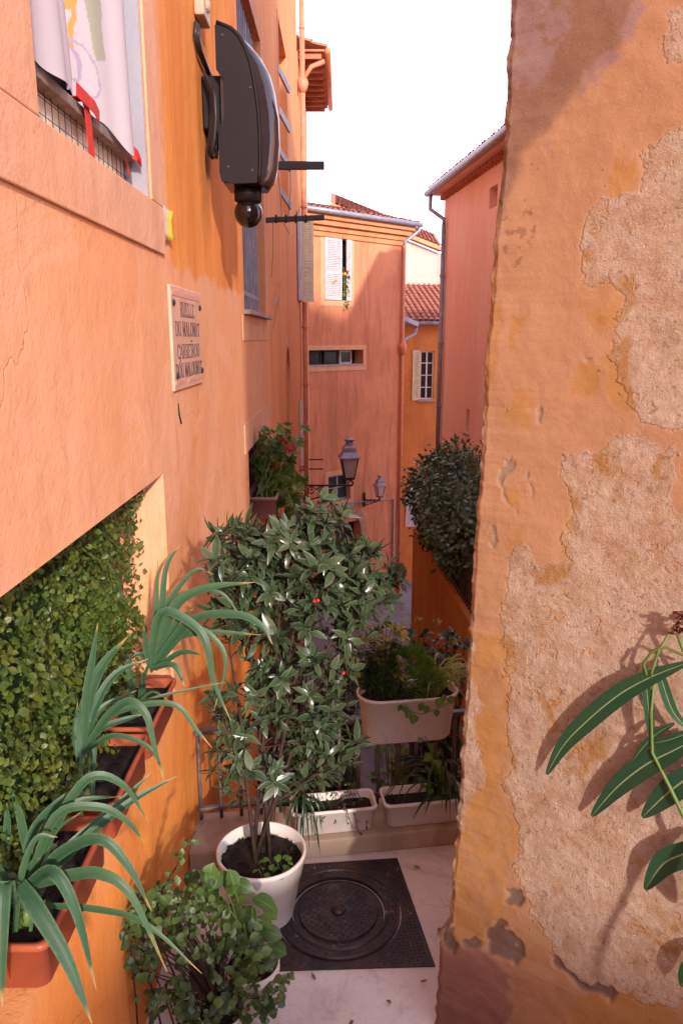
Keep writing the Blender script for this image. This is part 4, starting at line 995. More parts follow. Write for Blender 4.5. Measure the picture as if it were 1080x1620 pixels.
GL = {'I': ([[(.2, 0), (.2, 1)]], .4, [(.2, 0), (.2, 1)]), 'L': ([[(.15, 0), (.15, 1)], [(.15, .03), (.6, .03), (.6, .22)]], .68, [(.15, 0), (.15, 1)]),
      'E': ([[(.15, 0), (.15, 1)], [(.15, .03), (.6, .03), (.6, .2)], [(.15, .97), (.58, .97), (.58, .8)], [(.15, .52), (.45, .52)]], .70, [(.15, 0), (.15, 1)]),
      'T': ([[(.35, 0), (.35, 1)], [(.04, .8), (.04, .97), (.66, .97), (.66, .8)]], .72, [(.35, 0)]),
      'U': ([[(.15, 1), (.15, .3)], arcpts(.4, .3, .25, .28, 180, 360), [(.65, .3), (.65, 1)]], .84, [(.15, 1), (.65, 1)]),
      'D': ([[(.15, 0), (.15, 1)], [(.15, .97), (.35, .97)] + arcpts(.35, .5, .35, .47, 90, -90) + [(.15, .03)]], .82, [(.15, 0), (.15, 1)]),
      'O': ([arcpts(.42, .5, .33, .48, 0, 360, 20)], .86, []), 'C': ([arcpts(.42, .5, .33, .48, 50, 310, 16), [(.63, .7), (.63, .9)]], .76, []),
      'R': ([[(.15, 0), (.15, 1)], [(.15, .97), (.38, .97)] + arcpts(.38, .74, .22, .23, 90, -90) + [(.15, .51)], [(.38, .5), (.66, .02)]], .78, [(.15, 0), (.15, 1), (.66, 0)]),
      'B': ([[(.15, 0), (.15, 1)], [(.15, .97), (.36, .97)] + arcpts(.36, .75, .2, .22, 90, -90) + [(.15, .53)], [(.36, .53)] + arcpts(.36, .27, .26, .25, 90, -90) + [(.15, .03)]], .76, [(.15, 0), (.15, 1)]),
      'A': ([[(.06, 0), (.38, 1)], [(.38, 1), (.70, 0)], [(.2, .33), (.56, .33)]], .78, [(.06, 0), (.70, 0)]),
      'N': ([[(.15, 0), (.15, 1)], [(.15, 1), (.65, 0)], [(.65, 0), (.65, 1)]], .82, [(.15, 0), (.15, 1), (.65, 1)]),
      'M': ([[(.12, 0), (.15, 1)], [(.15, 1), (.45, .1)], [(.45, .1), (.75, 1)], [(.75, 1), (.78, 0)]], .92, [(.12, 0), (.15, 1), (.75, 1), (.78, 0)]), ' ': ([], .4, [])}
def lettering(text, yc, zbase, h, wtot):
    adv = sum(GL[c][1] for c in text); sc = wtot / adv; cur = yc - wtot / 2; mb = None; lay = 0
    def st(p, q, wd):
        nonlocal lay
        p = Vector((p[0], p[1])); q = Vector((q[0], q[1])); d = (q - p)
        if d.length < 1e-5: return
        d.normalize(); nn = Vector((-d.y, d.x)) * wd / 2; d = d * wd * .12; lay = (lay + 1) % 9; e = LX + .0155 + lay * .00012
        c = [p - d - nn, q + d - nn, q + d + nn, p - d + nn]
        mb.hexa([(LX + .0141, k.x, k.y) for k in c] + [(e, k.x, k.y) for k in c])
    for c in text:
        G_, ad, ser = GL[c]; mb = MB()
        for pl in G_:
            for i in range(len(pl) - 1):
                (ax, ay), (bx, by) = pl[i], pl[i + 1]
                vert = abs(by - ay) > abs(bx - ax) * .8
                st((cur + ax * sc, zbase + ay * h), (cur + bx * sc, zbase + by * h), h * (.105 if vert else .05))
        for x_, z_ in ser: st((cur + (x_ - .13) * sc, zbase + (z_ * .95 + .025) * h), (cur + (x_ + .13) * sc, zbase + (z_ * .95 + .025) * h), h * .045)
        cur += ad * sc
        if G_: obj('letter', mb, M['ink'], sg)
ym = (y0 + y1) / 2
lettering('RUELLE', ym, .110, .074, .38); lettering('DU MALONAT', ym, .010, .074, .66)
lettering('CARREIROU', ym, -.105, .074, .62); lettering('DOU MALOUNAT', ym, -.203, .074, .72)
m = MB(); m.box(LX + .0141, LX + .016, ym + .06, ym + .10, -.020, -.012); obj('dash', m, M['ink'], sg)
m = MB(); q = ym - .36 + .72 * (GL['D'][1] + .5) / sum(GL[c][1] for c in 'DOU MALOUNAT'); m.bar((LX + .0152, q, -.125), (LX + .0152, q + .022, -.112), .002, .010); obj('accent', m, M['ink'], sg)
ck = MB(); ck.tube([(LX + .001, 3.97, -.33), (LX + .004, 3.975, -.39), (LX + .003, 4.02, -.44)], .005, 5); obj('wall_hook', ck, M['iron'], label='small rusty hook in the wall under the street name plate', cat='hook')

# surveillance camera housing
cc_ = thing('security_camera', 'large dark curved camera housing with black ball dome fixed to orange wall', 'security camera', (-.62, 5.15, .70))
zl = [(.93, -.515, .05), (.98, -.51, .085), (1.05, -.505, .10), (1.2, -.503, .115), (1.35, -.51, .12), (1.5, -.53, .118), (1.6, -.55, .11), (1.68, -.58, .095), (1.74, -.615, .075), (1.78, -.66, .045), (1.795, -.70, .015)]
rings = []
for z, xr, bl in zl:
    r_ = [(-.725, 5.0, z), (xr, 5.0, z)] + [(xr + bl * math.sin(math.pi * t) ** .7 * 1.0, 5.0 + .34 * t, z - .02 * math.sin(math.pi * t)) for t in [i / 12 for i in range(1, 12)]] + [(xr, 5.34, z), (-.725, 5.34, z)]
    rings.append(r_)
m = MB(); m.loft([[(p[0], p[1] + .006 if p[1] < 5.1 and i < 2 else p[1], p[2]) for i, p in enumerate(r_)] for r_ in rings]); obj('body', m, M['shell'], cc_, smooth=False)
for pl in cc_.children[0].data.polygons: pl.use_smooth = abs(pl.normal.y) < .97 and abs(pl.normal.z) < .9
sd_ = MB(); prof = [(xr + .004, z) for z, xr, bl in zl]
fr_ = [(-.745, .99), (-.735, .94), (-.66, .925)] + prof + [(-.745, 1.795), (-.745, 1.56), (-.70, 1.50), (-.70, 1.30), (-.745, 1.24)]
sd_.v = [(x_, 4.985, z_) for x_, z_ in fr_] + [(x_, 5.004, z_) for x_, z_ in fr_]; k = len(fr_)
sd_.f = [tuple(range(k)), tuple(range(2 * k - 1, k - 1, -1))] + [(i, i + k, (i + 1) % k + k, (i + 1) % k) for i in range(k)]
obj('side_panel', sd_, M['housing'], cc_)
m = MB(); m.tube([(xr + .008, 4.99, z) for z, xr, bl in zl] + [(-.735, 4.99, 1.81)], .013, 8); obj('rim', m, M['housing'], cc_, smooth=True)
m = MB(); m.lathe([(.070, .842), (.086, .85), (.088, .91), (.080, .945)], (-.595, 5.16, 0), 24); obj('collar', m, M['housing'], cc_, smooth=True)
m = MB(); m.lathe([(.001, .690)] + [(.090 * math.sin(R(a)), .78 - .090 * math.cos(R(a))) for a in range(8, 140, 8)], (-.595, 5.16, 0), 28); obj('dome', m, M['dome'], cc_, smooth=True)
for x_, z_ in ((-.70, 1.74), (-.69, 1.02), (-.545, 1.0), (-.545, 1.46)):
    m = MB(); m.lathe([(.010, 0), (.010, .003), (.006, .005)], (0, 0, 0), 8); m.v = [(x_ + p[0], 4.985 - p[2], z_ + p[1]) for p in m.v]; obj('screw', m, M['iron'], cc_)
m = MB(); m.box(LX + .001, -.726, 5.06, 5.28, 1.25, 1.55); obj('wall_bracket', m, M['housing'], cc_, bevel=.01)
for k in range(6):
    m = MB(); o_ = .012 * k; pts = [(LX + .03 + o_, 5.0 - .01 * k, 1.55 - .02 * k)] + [(LX + .05 + o_ * .6 + .02 * math.sin(i), 4.98 - .015 * k + .01 * i, 1.55 - .01 * k - .11 * i) for i in range(1, 5)] + [(LX + .08, 5.04, 1.08 + .03 * k), (LX + .10, 5.08, 1.3)]
    m.tube(pts, .010, 6); obj('cable_loop', m, M['iron'], cc_, smooth=True)
jb = thing('junction_box', 'beige junction box high on the orange wall above the camera', 'junction box', hx(312, 30, LX))
q = hx(312, 34, LX)
m = MB(); m.box(LX + .0005, LX + .06, q.y - .10, q.y + .12, q.z, q.z + .5); obj('box', m, M['plastic_box'], jb, bevel=.012)
for k in range(4):
    m = MB(); m.lathe([(.035, 0), (.035, .012), (.02, .02)], (0, 0, 0), 10); m.v = [(LX + .06 + p[2], q.y + p[0], q.z + .08 + k * .11 + p[1]) for p in m.v]; obj('knockout', m, M['plastic_box'], jb)
pts = [hx(u, v, LX + .02) for u, v in ((310, 36), (309, 55), (314, 78), (322, 98), (330, 116), (333, 150), (336, 190), (344, 226))]
cb = MB(); cb.tube(pts, .014, 6); cb.tube([p + Vector((.01, .03, 0)) for p in pts[:5]], .010, 6)
cb.tube([pts[-1], pts[-1] + Vector((.04, .15, -.02)), Vector((LX + .06, 5.05, 1.15))], .012, 6)
obj('power_cable', cb, M['iron'], label='black cable from the junction box down to the camera housing', cat='cable', smooth=True)
for v, tk, lb in ((262, .085, 'upper flat black iron bracket bar standing out from the orange wall'), (344, .055, 'lower thin rusty iron bracket bar wound with wire'),):
    e = hy(513, v, 9.0); m = MB(); m.bar((LX + .001, 9.0, e.z - (.0 if v < 300 else .03)), (e.x, 9.0, e.z), .05, tk); 
    br = obj('bracket_bar', m, M['iron'], label=lb, cat='bracket', bevel=.006)
    if v > 300:
        for k in range(4):
            mm = MB(); xx = LX + .12 + .11 * k; mm.lathe([(.045, -.012), (.045, .012)], (0, 0, 0), 8); mm.v = [(xx + p[2], 9.0 + p[0], e.z - .015 + p[1]) for p in mm.v]; obj('wire_turn', mm, M['bark'], br)
for k, pp_ in enumerate((((459, 262), (460, 300), (456, 345)), ((438, 262), (443, 300), (446, 343)), ((432, 345), (432, 400), (429, 440), (445, 445), (432, 480), (441, 470), (432, 520)))):
    P_ = [hx(u, v, LX + .03) if k == 2 else hy(u, v, 9.0) + Vector((0, -.03, 0)) for u, v in pp_]
    m = MB(); m.tube(P_, .004, 4); obj('loose_wire', m, M['iron'], label=('thin wire hanging between the bracket bars at their free end', 'thin slanting wire between the bracket bars near the wall', 'curly loose wire hanging below the bracket bars on the orange wall')[k], cat='wire')

# ------------------------------------------------------------------ street lanterns
def lantern(root, c, h, rot):
    """c = centre of the base, h = total height"""
    x, y, z = c; k = h / .77; r4 = math.pi / 4 + rot
    for i in range(4):
        m = MB(); a0, a1 = r4 + i * math.pi / 2, r4 + (i + 1) * math.pi / 2
        p = lambda r_, a, zz: (x + r_ * math.cos(a) * k, y + r_ * math.sin(a) * k, z + zz * k)
        m.quad(p(.115, a0, .04), p(.115, a1, .04), p(.20, a1, .39), p(.20, a0, .39)); obj('pane', m, M['lampglass'], root)
        m = MB(); m.bar(p(.12, a0, .03), p(.208, a0, .40), .016 * k, .016 * k); obj('frame_bar', m, M['iron'], root)
    m = MB(); m.lathe([(.13, .0), (.13, .035)], (x, y, z), 4, r4); m.v = [(x + (p[0] - x) * k, y + (p[1] - y) * k, z + (p[2] - z) * k) for p in m.v]; obj('base', m, M['iron'], root)
    m = MB(); m.lathe([(.25, .39), (.255, .41), (.20, .47), (.165, .50), (.16, .51), (.155, .58), (.10, .62), (.075, .63)], (x, y, z), 4, r4)
    m.v = [(x + (p[0] - x) * k, y + (p[1] - y) * k, z + (p[2] - z) * k) for p in m.v]; obj('roof', m, M['lamproof'], root)
    m = MB(); m.lathe([(.07, .63), (.06, .70), (.095, .71), (.10, .73), (.04, .755), (.01, .77)], (x, y, z), 12)
    m.v = [(x + (p[0] - x) * k, y + (p[1] - y) * k, z + (p[2] - z) * k) for p in m.v]; obj('chimney_cap', m, M['lamproof'], root)
def spiral(c, r0, turns, ax, az, a0=0, n=26):
    return [Vector(c) + Vector(ax) * (r0 * (1 - .82 * i / n) * math.cos(a0 + turns * 6.283 * i / n)) + Vector(az) * (r0 * (1 - .82 * i / n) * math.sin(a0 + turns * 6.283 * i / n)) for i in range(n + 1)]
YB = 13.6; lb = hy(552, 758, YB)
bl = thing('street_lantern', 'large grey street lantern on scrolled iron arm beside the planted window', 'street lamp', (LX, YB, lb.z - .45))
lantern(bl, (lb.x, YB, lb.z), .77, R(8))
ztop = hy(552, 768, YB).z
m = MB(); m.bar((LX + .02, YB, ztop), (lb.x + .06, YB, ztop), .03, .03); obj('arm', m, M['iron'], bl)
m = MB(); m.tube([(lb.x + .06, YB, ztop), (lb.x + .07, YB, ztop + .06), (lb.x, YB, lb.z + .0)], .018, 6); obj('arm_tip', m, M['iron'], bl)
m = MB(); m.bar((LX + .025, YB, ztop + .08), (LX + .025, YB, ztop - .55), .05, .05, (0, 1, 0)); obj('wall_plate', m, M['iron'], bl)
for c_, r_, tn, a0 in (((LX + .30, YB, ztop - .10), .085, 1.6, 0), ((LX + .48, YB, ztop - .09), .075, -1.6, math.pi), ((LX + .14, YB, ztop - .13), .10, 1.7, 1), ((LX + .13, YB, ztop - .40), .09, 1.6, 2)):
    m = MB(); m.tube(spiral(c_, r_, tn, (1, 0, 0), (0, 0, 1), a0), .012, 5); obj('scroll', m, M['iron'], bl)
m = MB(); m.tube([(LX + .03, YB, ztop - .48), (LX + .22, YB, ztop - .28), (LX + .5, YB, ztop - .20), (LX + .78, YB, ztop - .03)], .014, 6); obj('brace', m, M['iron'], bl)
s_, z_ = fs(600, 786); lq = atF(s_, z_, .62); lq = hp(600, 786, atF(0, 0, .62), FN)
sl_ = thing('street_lantern', 'smaller grey street lantern on dark bracket fixed to the coral house', 'street lamp', tuple(lq - UPV * .35))
lantern(sl_, tuple(lq), .68, R(25))
wpt = hp(575, 790, FA, FN)
m = MB(); m.bar(wpt + FN * .03 + UPV * .22, wpt + FN * .03 - UPV * .22, .06, .06, (0, 1, 0)); obj('wall_plate', m, M['iron'], sl_)
m = MB(); m.bar(wpt + FN * .06 + UPV * .0, lq - UPV * .10, .03, .03); obj('arm', m, M['iron'], sl_)
m = MB(); m.bar(wpt + FN * .06 - UPV * .18, lq - UPV * .12, .025, .025); obj('brace', m, M['iron'], sl_)
m = MB(); m.tube([lq - UPV * .12, lq + UPV * .01], .03, 6); obj('arm_tip', m, M['iron'], sl_)
dr_ = (lq - UPV * .1 - wpt)
for k in range(3):
    m = MB(); m.tube(spiral(wpt + dr_ * (.25 + .2 * k) - UPV * .05, .06 - .012 * k, 1.5, dr_.normalized(), (0, 0, 1)), .010, 5); obj('scroll', m, M['iron'], sl_)

# ------------------------------------------------------------------ plant boxes
def box_planter(name, label, cat, c, L_, W_, H_, rz, mat, rim=.02, taper=.86, group=None, soil=True, rad=.0):
    """open trough with a rolled rim: c = centre of its base"""
    t = thing(name, label, cat, c, group); rot = Matrix.Rotation(rz, 3, 'Z')
    def ring(l, wd, z, n=6):
        r_ = min(rad, wd / 2 * .98) or .02; pts = []
        for cx, cy, a0 in ((l / 2 - r_, wd / 2 - r_, 0), (-l / 2 + r_, wd / 2 - r_, 90), (-l / 2 + r_, -wd / 2 + r_, 180), (l / 2 - r_, -wd / 2 + r_, 270)):
            for i in range(n + 1):
                a = R(a0 + 90 * i / n); pts.append(Vector(c) + rot @ Vector((cx + r_ * math.cos(a), cy + r_ * math.sin(a), z)))
        return pts
    l0, w0 = L_ * (1 - (1 - taper) * .5), W_ * taper
    m = MB(); m.loft([ring(l0 - .02, w0 - .02, 0), ring(l0, w0, .012), ring(L_ - 2 * rim, W_ - 2 * rim, H_ - rim * 1.6), ring(L_ - .006, W_ - .006, H_ - rim * 1.4), ring(L_, W_, H_ - rim * .8), ring(L_ - .004, W_ - .004, H_),
                      ring(L_ - 2 * rim, W_ - 2 * rim, H_), ring(L_ - 2 * rim - .006, W_ - 2 * rim - .006, H_ - .012), ring(l0 - .03, w0 - .03, .03)])
    obj('box', m, mat, t, smooth=True)
    if soil:
        m = MB(); r0 = ring(L_ - 2 * rim - .012, W_ - 2 * rim - .012, H_ - .045); m.v = [tuple(p) for p in r0] + [tuple(Vector(c) + UPV * (H_ - .03))]; k = len(r0)
        m.f = [(i, (i + 1) % k, k) for i in range(k)]; obj('soil', m, M['soil'], t)
        m = MB()
        for _ in range(40):
            p = Vector(c) + rot @ Vector((rnd.uniform(-.44, .44) * (L_ - 2 * rim), rnd.uniform(-.40, .40) * (W_ - 2 * rim), H_ - .038)); s_ = rnd.uniform(.006, .016)
            m.add([p + rvec() * s_ for _ in range(5)], [(0, 1, 2), (0, 2, 3), (0, 3, 4), (1, 2, 4), (2, 3, 4), (0, 1, 4)])
        obj('soil_crumbs', m, M['soil'], t, kind='stuff')
    return t
SZ = -1.764
BX = -.905
tb = [box_planter('flower_box', lb_, 'planter', (BX, (a + b) / 2, SZ), b - a, .225, .165, R(90), M['terracotta'], .016, .84, 'terracotta boxes on the niche sill', rad=.03)
      for a, b, lb_ in ((1.73, 2.31, 'terracotta box holding the widest drooping iris on the niche sill'), (2.36, 2.865, 'middle terracotta box on the niche sill with bare soil showing'), (2.905, 3.40, 'terracotta box at the jamb end of the niche sill'))]
def iris(name, label, leaves, base, group='iris plants in the niche'):
    t = thing(name, label, 'plant', base, group)
    for pts, w_, y_a, y_b in leaves:
        n = len(pts); P_ = []
        for i, (u, v) in enumerate(pts):
            yy = y_a + (y_b - y_a) * i / (n - 1); P_.append(hy(u, v, yy))
        mid = (P_[0] + P_[-1]) / 2; up = (Vector((.25, -.75, .75)))
        obj('leaf', ribbon(P_, w_, up, .30), F['iris'], t)
    b = Vector(base)
    for k in range(6):
        a = rnd.uniform(0, 6.28); L_ = rnd.uniform(.08, .24); hg = rnd.uniform(.12, .30); d = Vector((math.cos(a) * .45 + .25, math.sin(a), 0)) * L_
        q0 = b + Vector((rnd.uniform(-.03, .03), rnd.uniform(-.05, .05), 0))
        obj('leaf', ribbon([q0, q0 + d * .25 + UPV * hg * .6, q0 + d * .65 + UPV * hg, q0 + d * 1.1 + UPV * hg * rnd.uniform(.7, 1.15)], rnd.uniform(.012, .022), (.25, -.75, .75), .3), F['iris'], t)
    m = MB(); m.lathe([(.018, -.012), (.020, .01), (.014, .03), (.006, .04)], tuple(b), 10); obj('root_crown', m, M['greenstem'], t, smooth=True)
    return t
k5 = lambda p: [(x * .398, 740 + y * .398) for x, y in p]
k7 = lambda p: [(x * .463, 1200 + y * .463) for x, y in p]
near = [([(100, 450), (180, 250), (300, 70), (420, 90), (510, 220)], .030, 1.90, 2.0), ([(110, 430), (250, 290), (400, 160), (520, 45)], .030, 1.92, 2.15), ([(125, 440), (300, 265), (450, 145), (605, 60)], .028, 1.92, 2.1),
        ([(95, 440), (190, 200), (330, 165), (430, 210), (495, 290)], .026, 1.88, 1.95), ([(120, 440), (200, 330), (340, 275), (440, 370), (518, 520)], .034, 1.86, 1.80), ([(90, 440), (180, 388), (260, 520), (330, 790)], .036, 1.82, 1.72),
        ([(70, 430), (130, 520), (230, 690), (315, 905)], .046, 1.80, 1.64), ([(120, 430), (240, 400), (345, 395), (450, 470), (572, 730)], .034, 1.82, 1.74), ([(110, 500), (330, 515), (500, 565), (690, 735)], .018, 1.84, 1.72),
        ([(40, 500), (12, 430), (5, 600), (10, 850)], .050, 1.78, 1.60), ([(95, 330), (70, 200), (35, 95)], .026, 1.98, 2.0), ([(10, 430), (25, 250), (25, 150)], .026, 1.95, 1.98), ([(100, 450), (150, 280), (260, 150), (420, 130)], .026, 1.95, 2.1), ([(90, 470), (110, 260), (230, 130), (310, 120)], .03, 1.93, 2.05)]
B1 = hz(38, 1460, SZ + .13); B1 = Vector((-.90, 1.86, SZ + .135))
iris('iris_plant', 'large iris with long drooping blue green leaves over the sill', [([(42, 1440)] + k7(p)[0:] if False else k7(p), w_, a, b) for p, w_, a, b in near], B1)
mid_ = [([(325, 1150), (330, 1000), (400, 800), (510, 670)], .050, 2.45, 2.55), ([(330, 1130), (380, 950), (460, 820), (590, 760)], .034, 2.46, 2.6), ([(335, 1100), (345, 900), (370, 750), (390, 615)], .030, 2.47, 2.5), ([(335, 1130), (450, 1065), (590, 1110), (655, 1215)], .020, 2.44, 2.38),
        ([(335, 1130), (420, 1000), (510, 930), (580, 980), (612, 1100), (660, 1270)], .032, 2.45, 2.36), ([(340, 1130), (420, 1000), (560, 945), (700, 945), (780, 1040), (842, 1112)], .024, 2.46, 2.44), ([(335, 1120), (400, 1040), (500, 1000), (570, 980)], .026, 2.47, 2.55), ([(335, 1100), (400, 960), (545, 885)], .024, 2.5, 2.62), ([(335, 1120), (430, 1000), (600, 920), (760, 880), (905, 850)], .013, 2.46, 2.6),
        ([(320, 1140), (300, 1050), (310, 930)], .022, 2.47, 2.48)]
iris('iris_plant', 'upright iris with broad fan of leaves in the middle box', [(k5(p), w_, a, b) for p, w_, a, b in mid_], Vector((-.92, 2.46, SZ + .135)))
far_ = [([(600, 790), (620, 620), (628, 360)], .026, 3.1, 3.15), ([(610, 790), (640, 600), (660, 400), (720, 300)], .030, 3.12, 3.2), ([(600, 790), (690, 560), (820, 480), (1012, 455)], .050, 3.1, 3.1), ([(610, 790), (760, 610), (940, 585), (1040, 630), (1082, 700)], .042, 3.08, 3.0),
        ([(600, 780), (640, 580), (760, 620), (820, 700), (850, 850), (917, 1005)], .042, 3.05, 2.95), ([(620, 800), (700, 680), (850, 655), (1042, 665)], .034, 3.1, 3.1), ([(620, 800), (720, 735), (810, 745)], .028, 3.08, 3.02), ([(592, 780), (580, 700), (572, 630)], .026, 3.02, 3.0),
        ([(610, 780), (640, 590), (700, 490), (780, 405), (850, 425)], .026, 3.15, 3.2), ([(610, 780), (680, 560), (760, 495), (880, 500), (958, 595)], .028, 3.12, 3.1), ([(600, 800), (690, 785), (735, 870)], .03, 3.04, 2.98), ([(620, 790), (760, 640), (870, 700), (897, 800), (850, 965)], .026, 3.08, 3.0),
        ([(610, 790), (650, 650), (720, 520), (830, 470)], .03, 3.14, 3.2), ([(605, 790), (700, 620), (770, 560)], .034, 3.1, 3.1), ([(600, 790), (560, 740), (500, 770)], .02, 3.05, 3.0)]
iris('iris_plant', 'iris with leaves arching towards the potted shrub, at the niche jamb', [(k5(p), w_, a, b) for p, w_, a, b in far_], Vector((-.90, 3.09, SZ + .135)))

# leafy screen lining the niche
hs = thing('ivy_screen', 'leafy green artificial hedge screen lining the wall niche', 'hedge', (LX - .16, 2.4, SZ))
m = MB(); m.box(LX - .225, LX - .205, 1.2, 3.50, SZ + .002, -.70); obj('backing', m, F['dark'], hs)
ms_ = []
for i in range(14000):
    y = rnd.uniform(1.45, 3.48); z = rnd.uniform(SZ + .03, -.66)
    bulge = .05 * math.sin(y * 9 + 2 + 2 * math.sin(z * 5)) * math.sin(z * 8 + math.sin(y * 6)) + .035 * math.sin(y * 27 + z * 9) * math.sin(z * 21 + 1) + (rnd.uniform(0, .05) if rnd.random() < .12 else 0)
    p = Vector((LX - .15 + bulge + rnd.uniform(-.04, .03), y, z))
    ms_.append(frame(p, Vector((rnd.uniform(.1, .8), rnd.uniform(-1, 1), rnd.uniform(-.7, 1))), Vector((1, rnd.uniform(-.5, .3), rnd.uniform(.1, .9))), rnd.choice((.012, .016, .02, .026, .034)) * rnd.uniform(.8, 1.2)))
G_round = [leaf_geo(3, .75, .2, .25, .5, .6), leaf_geo(3, .65, .3, .1, .5, .7), leaf_geo(3, .85, .1, .35, .55, .6)]
obj('foliage', merge_leaves(ms_, G_round), F['hedge'], hs, kind='stuff')

# flowers in the lower opening of the left house
wb = box_planter('flower_box', 'dusty terracotta box hung in the lower barred opening of the orange house', 'planter', (LX + .09, 7.62, hy(418, 812, 7.4).z), 1.2, .30, .24, R(90), M['terragrey'], .022, .72, rad=.03)
m = MB(); zz = WO[wb.name].z; m.bar((LX - .125, 7.25, zz - .012), (LX + .24, 7.25, zz - .012), .02, .02); m.bar((LX - .125, 7.95, zz - .012), (LX + .24, 7.95, zz - .012), .02, .02); obj('hanger', m, M['iron'], wb)
gp_ = thing('geranium', 'bushy flowering plant with red blooms spilling from the barred opening', 'plant', (LX + .09, 7.62, zz + .2))
ms_ = []; stems = MB()
for k in range(75):
    b = Vector((LX + .09 + rnd.uniform(-.08, .1), 7.62 + rnd.uniform(-.5, .55), zz + .20))
    u, v = rnd.uniform(400, 482), rnd.uniform(672, 800)
    if u > 440 and v < 700 and rnd.random() < .3: u -= 20
    if u > 455 and rnd.random() < .35: v = rnd.uniform(735, 870)
    tip = hy(u, v, 7.6 + rnd.uniform(-.4, .6)); 
    if tip.x < LX - .05: tip.x = LX - .05 + rnd.uniform(0, .1)
    mid = (b + tip) / 2 + Vector((.06, 0, .06)); stems.tube([b, mid, tip], [.007, .005, .003], 4, False)
    for j in range(5):
        whorl(ms_, mid.lerp(tip, j / 4) + rvec() * .03, (tip - b).normalized() + rvec() * .5, 6, rnd.uniform(.05, .085))
obj('stems', stems, M['greenstem'], gp_, kind='stuff'); leaf_parts(gp_, ms_, G_round, F['geranium'], 0)
for u, v in ((444, 693), (452, 698), (457, 708), (458, 714), (434, 737), (447, 690), (482, 803), (484, 798), (478, 742), (462, 704), (455, 712)):
    p = hy(u, v, 7.25); m = MB()
    for j in range(9): q = p + rvec() * .025; m.add([q + rvec() * .022 for _ in range(4)], [(0, 1, 2), (0, 2, 3), (0, 1, 3)])
    obj('flower', m, M['flower_red'], gp_)
# trailing greenery under it
tr_ = thing('creeper', 'leafy climber growing below the dusty terracotta box', 'plant', (LX + .15, 7.5, -6.1))
ms_ = []; stems = MB()
for k in range(46):
    tip = hy(rnd.uniform(398, 500), rnd.uniform(795, 905), 7.7 + rnd.uniform(-.4, .5)); b = Vector((LX + .16 + rnd.uniform(-.05, .1), 7.5 + rnd.uniform(-.3, .3), -7.25))
    if tip.x < LX + .05: tip.x = LX + .06
    stems.tube([b, b.lerp(tip, .6) + rvec() * .08, tip], [.010, .007, .004], 4, False)
    for j in range(4): whorl(ms_, b.lerp(tip, .55 + .15 * j) + rvec() * .05, UPV + rvec() * .8, 6, rnd.uniform(.06, .10))
obj('stems', stems, M['bark'], tr_, kind='stuff'); leaf_parts(tr_, ms_, G_small, F['rose'], 0)

# ================================================================== LANDING
# manhole: square tread plate, raised ring, sunken lid
mh = thing('manhole_cover', 'square cast iron manhole frame with round chequered lid set in landing', 'manhole cover', (0, 3.38, ZL))
pc = [(-.42, 2.985), (.4425, 3.017), (.318, 3.78), (-.40, 3.71)]
MC = Vector((-.016, 3.365, 0)); RO, RI = .325, .235
m = MB(); n = 48; ring_ = [(MC.x + RO * math.cos(2 * math.pi * i / n), MC.y + RO * math.sin(2 * math.pi * i / n)) for i in range(n)]
# plate with a round hole: connect each ring point to the outline of the square
def outline(a):
    d = Vector((math.cos(a), math.sin(a))); best = None
    for i in range(4):
        p, q = Vector(pc[i]), Vector(pc[(i + 1) % 4]); e = q - p; dn = d.x * e.y - d.y * e.x
        if abs(dn) < 1e-9: continue
        rp = p - MC.xy; t = (rp.x * e.y - rp.y * e.x) / dn; s = (rp.x * d.y - rp.y * d.x) / dn
        if t > 0 and -.001 <= s <= 1.001 and (best is None or t < best): best = t
    return MC.xy + d * best
angs = sorted([2 * math.pi * i / n for i in range(n)] + [math.atan2(p[1] - MC.y, p[0] - MC.x) % (2 * math.pi) for p in pc]); k = len(angs)
inn = [(MC.x + RO * math.cos(a), MC.y + RO * math.sin(a)) for a in angs]; out_ = [outline(a) for a in angs]
m.v = [(p[0], p[1], ZL + .008) for p in inn] + [(p[0], p[1], ZL + .008) for p in out_] + [(p[0], p[1], ZL + .0005) for p in out_] + [(p[0], p[1], ZL + .0005) for p in inn]
for i in range(k):
    j = (i + 1) % k; m.f += [(i, i + k, j + k, j), (i + k, i + 2 * k, j + 2 * k, j + k), (i + 3 * k, i, j, j + 3 * k)]
obj('frame_plate', m, M['castiron'], mh)
m = MB(); m.lathe([(RO - .006, .0006), (RO - .006, .016), (RO - .012, .020), (RO - .022, .020), (RO - .026, .014), (RI + .028, .014), (RI + .022, .022), (RI + .006, .022), (RI + .004, .003)], tuple(MC + UPV * ZL), 64, cap=False); obj('ring', m, M['castiron'], mh, smooth=False)
m = MB(); m.lathe([(RI, .0006), (RI - .002, .004), (RI - .030, .004), (RI - .034, .016), (.001, .018)], tuple(MC + UPV * ZL), 64, cap=False); obj('lid', m, M['castiron'], mh)
m = MB(); m.lathe([(.04, .017), (.036, .026), (.022, .036), (.004, .040)], tuple(MC + UPV * ZL), 20); obj('knob', m, M['castiron'], mh, smooth=True)
tread = MB()
def stud(x, y, z, a, l=.0075, w_=.0045, h=.0035):
    ca, sa = math.cos(a), math.sin(a); q = [(-l, -w_), (l, -w_), (l, w_), (-l, w_)]
    tread.hexa([(x + p * ca - r_ * sa, y + p * sa + r_ * ca, z) for p, r_ in q] + [(x + .7 * (p * ca - r_ * sa), y + .7 * (p * sa + r_ * ca), z + h) for p, r_ in q])
gx = np.arange(-.45, .45, .0205)
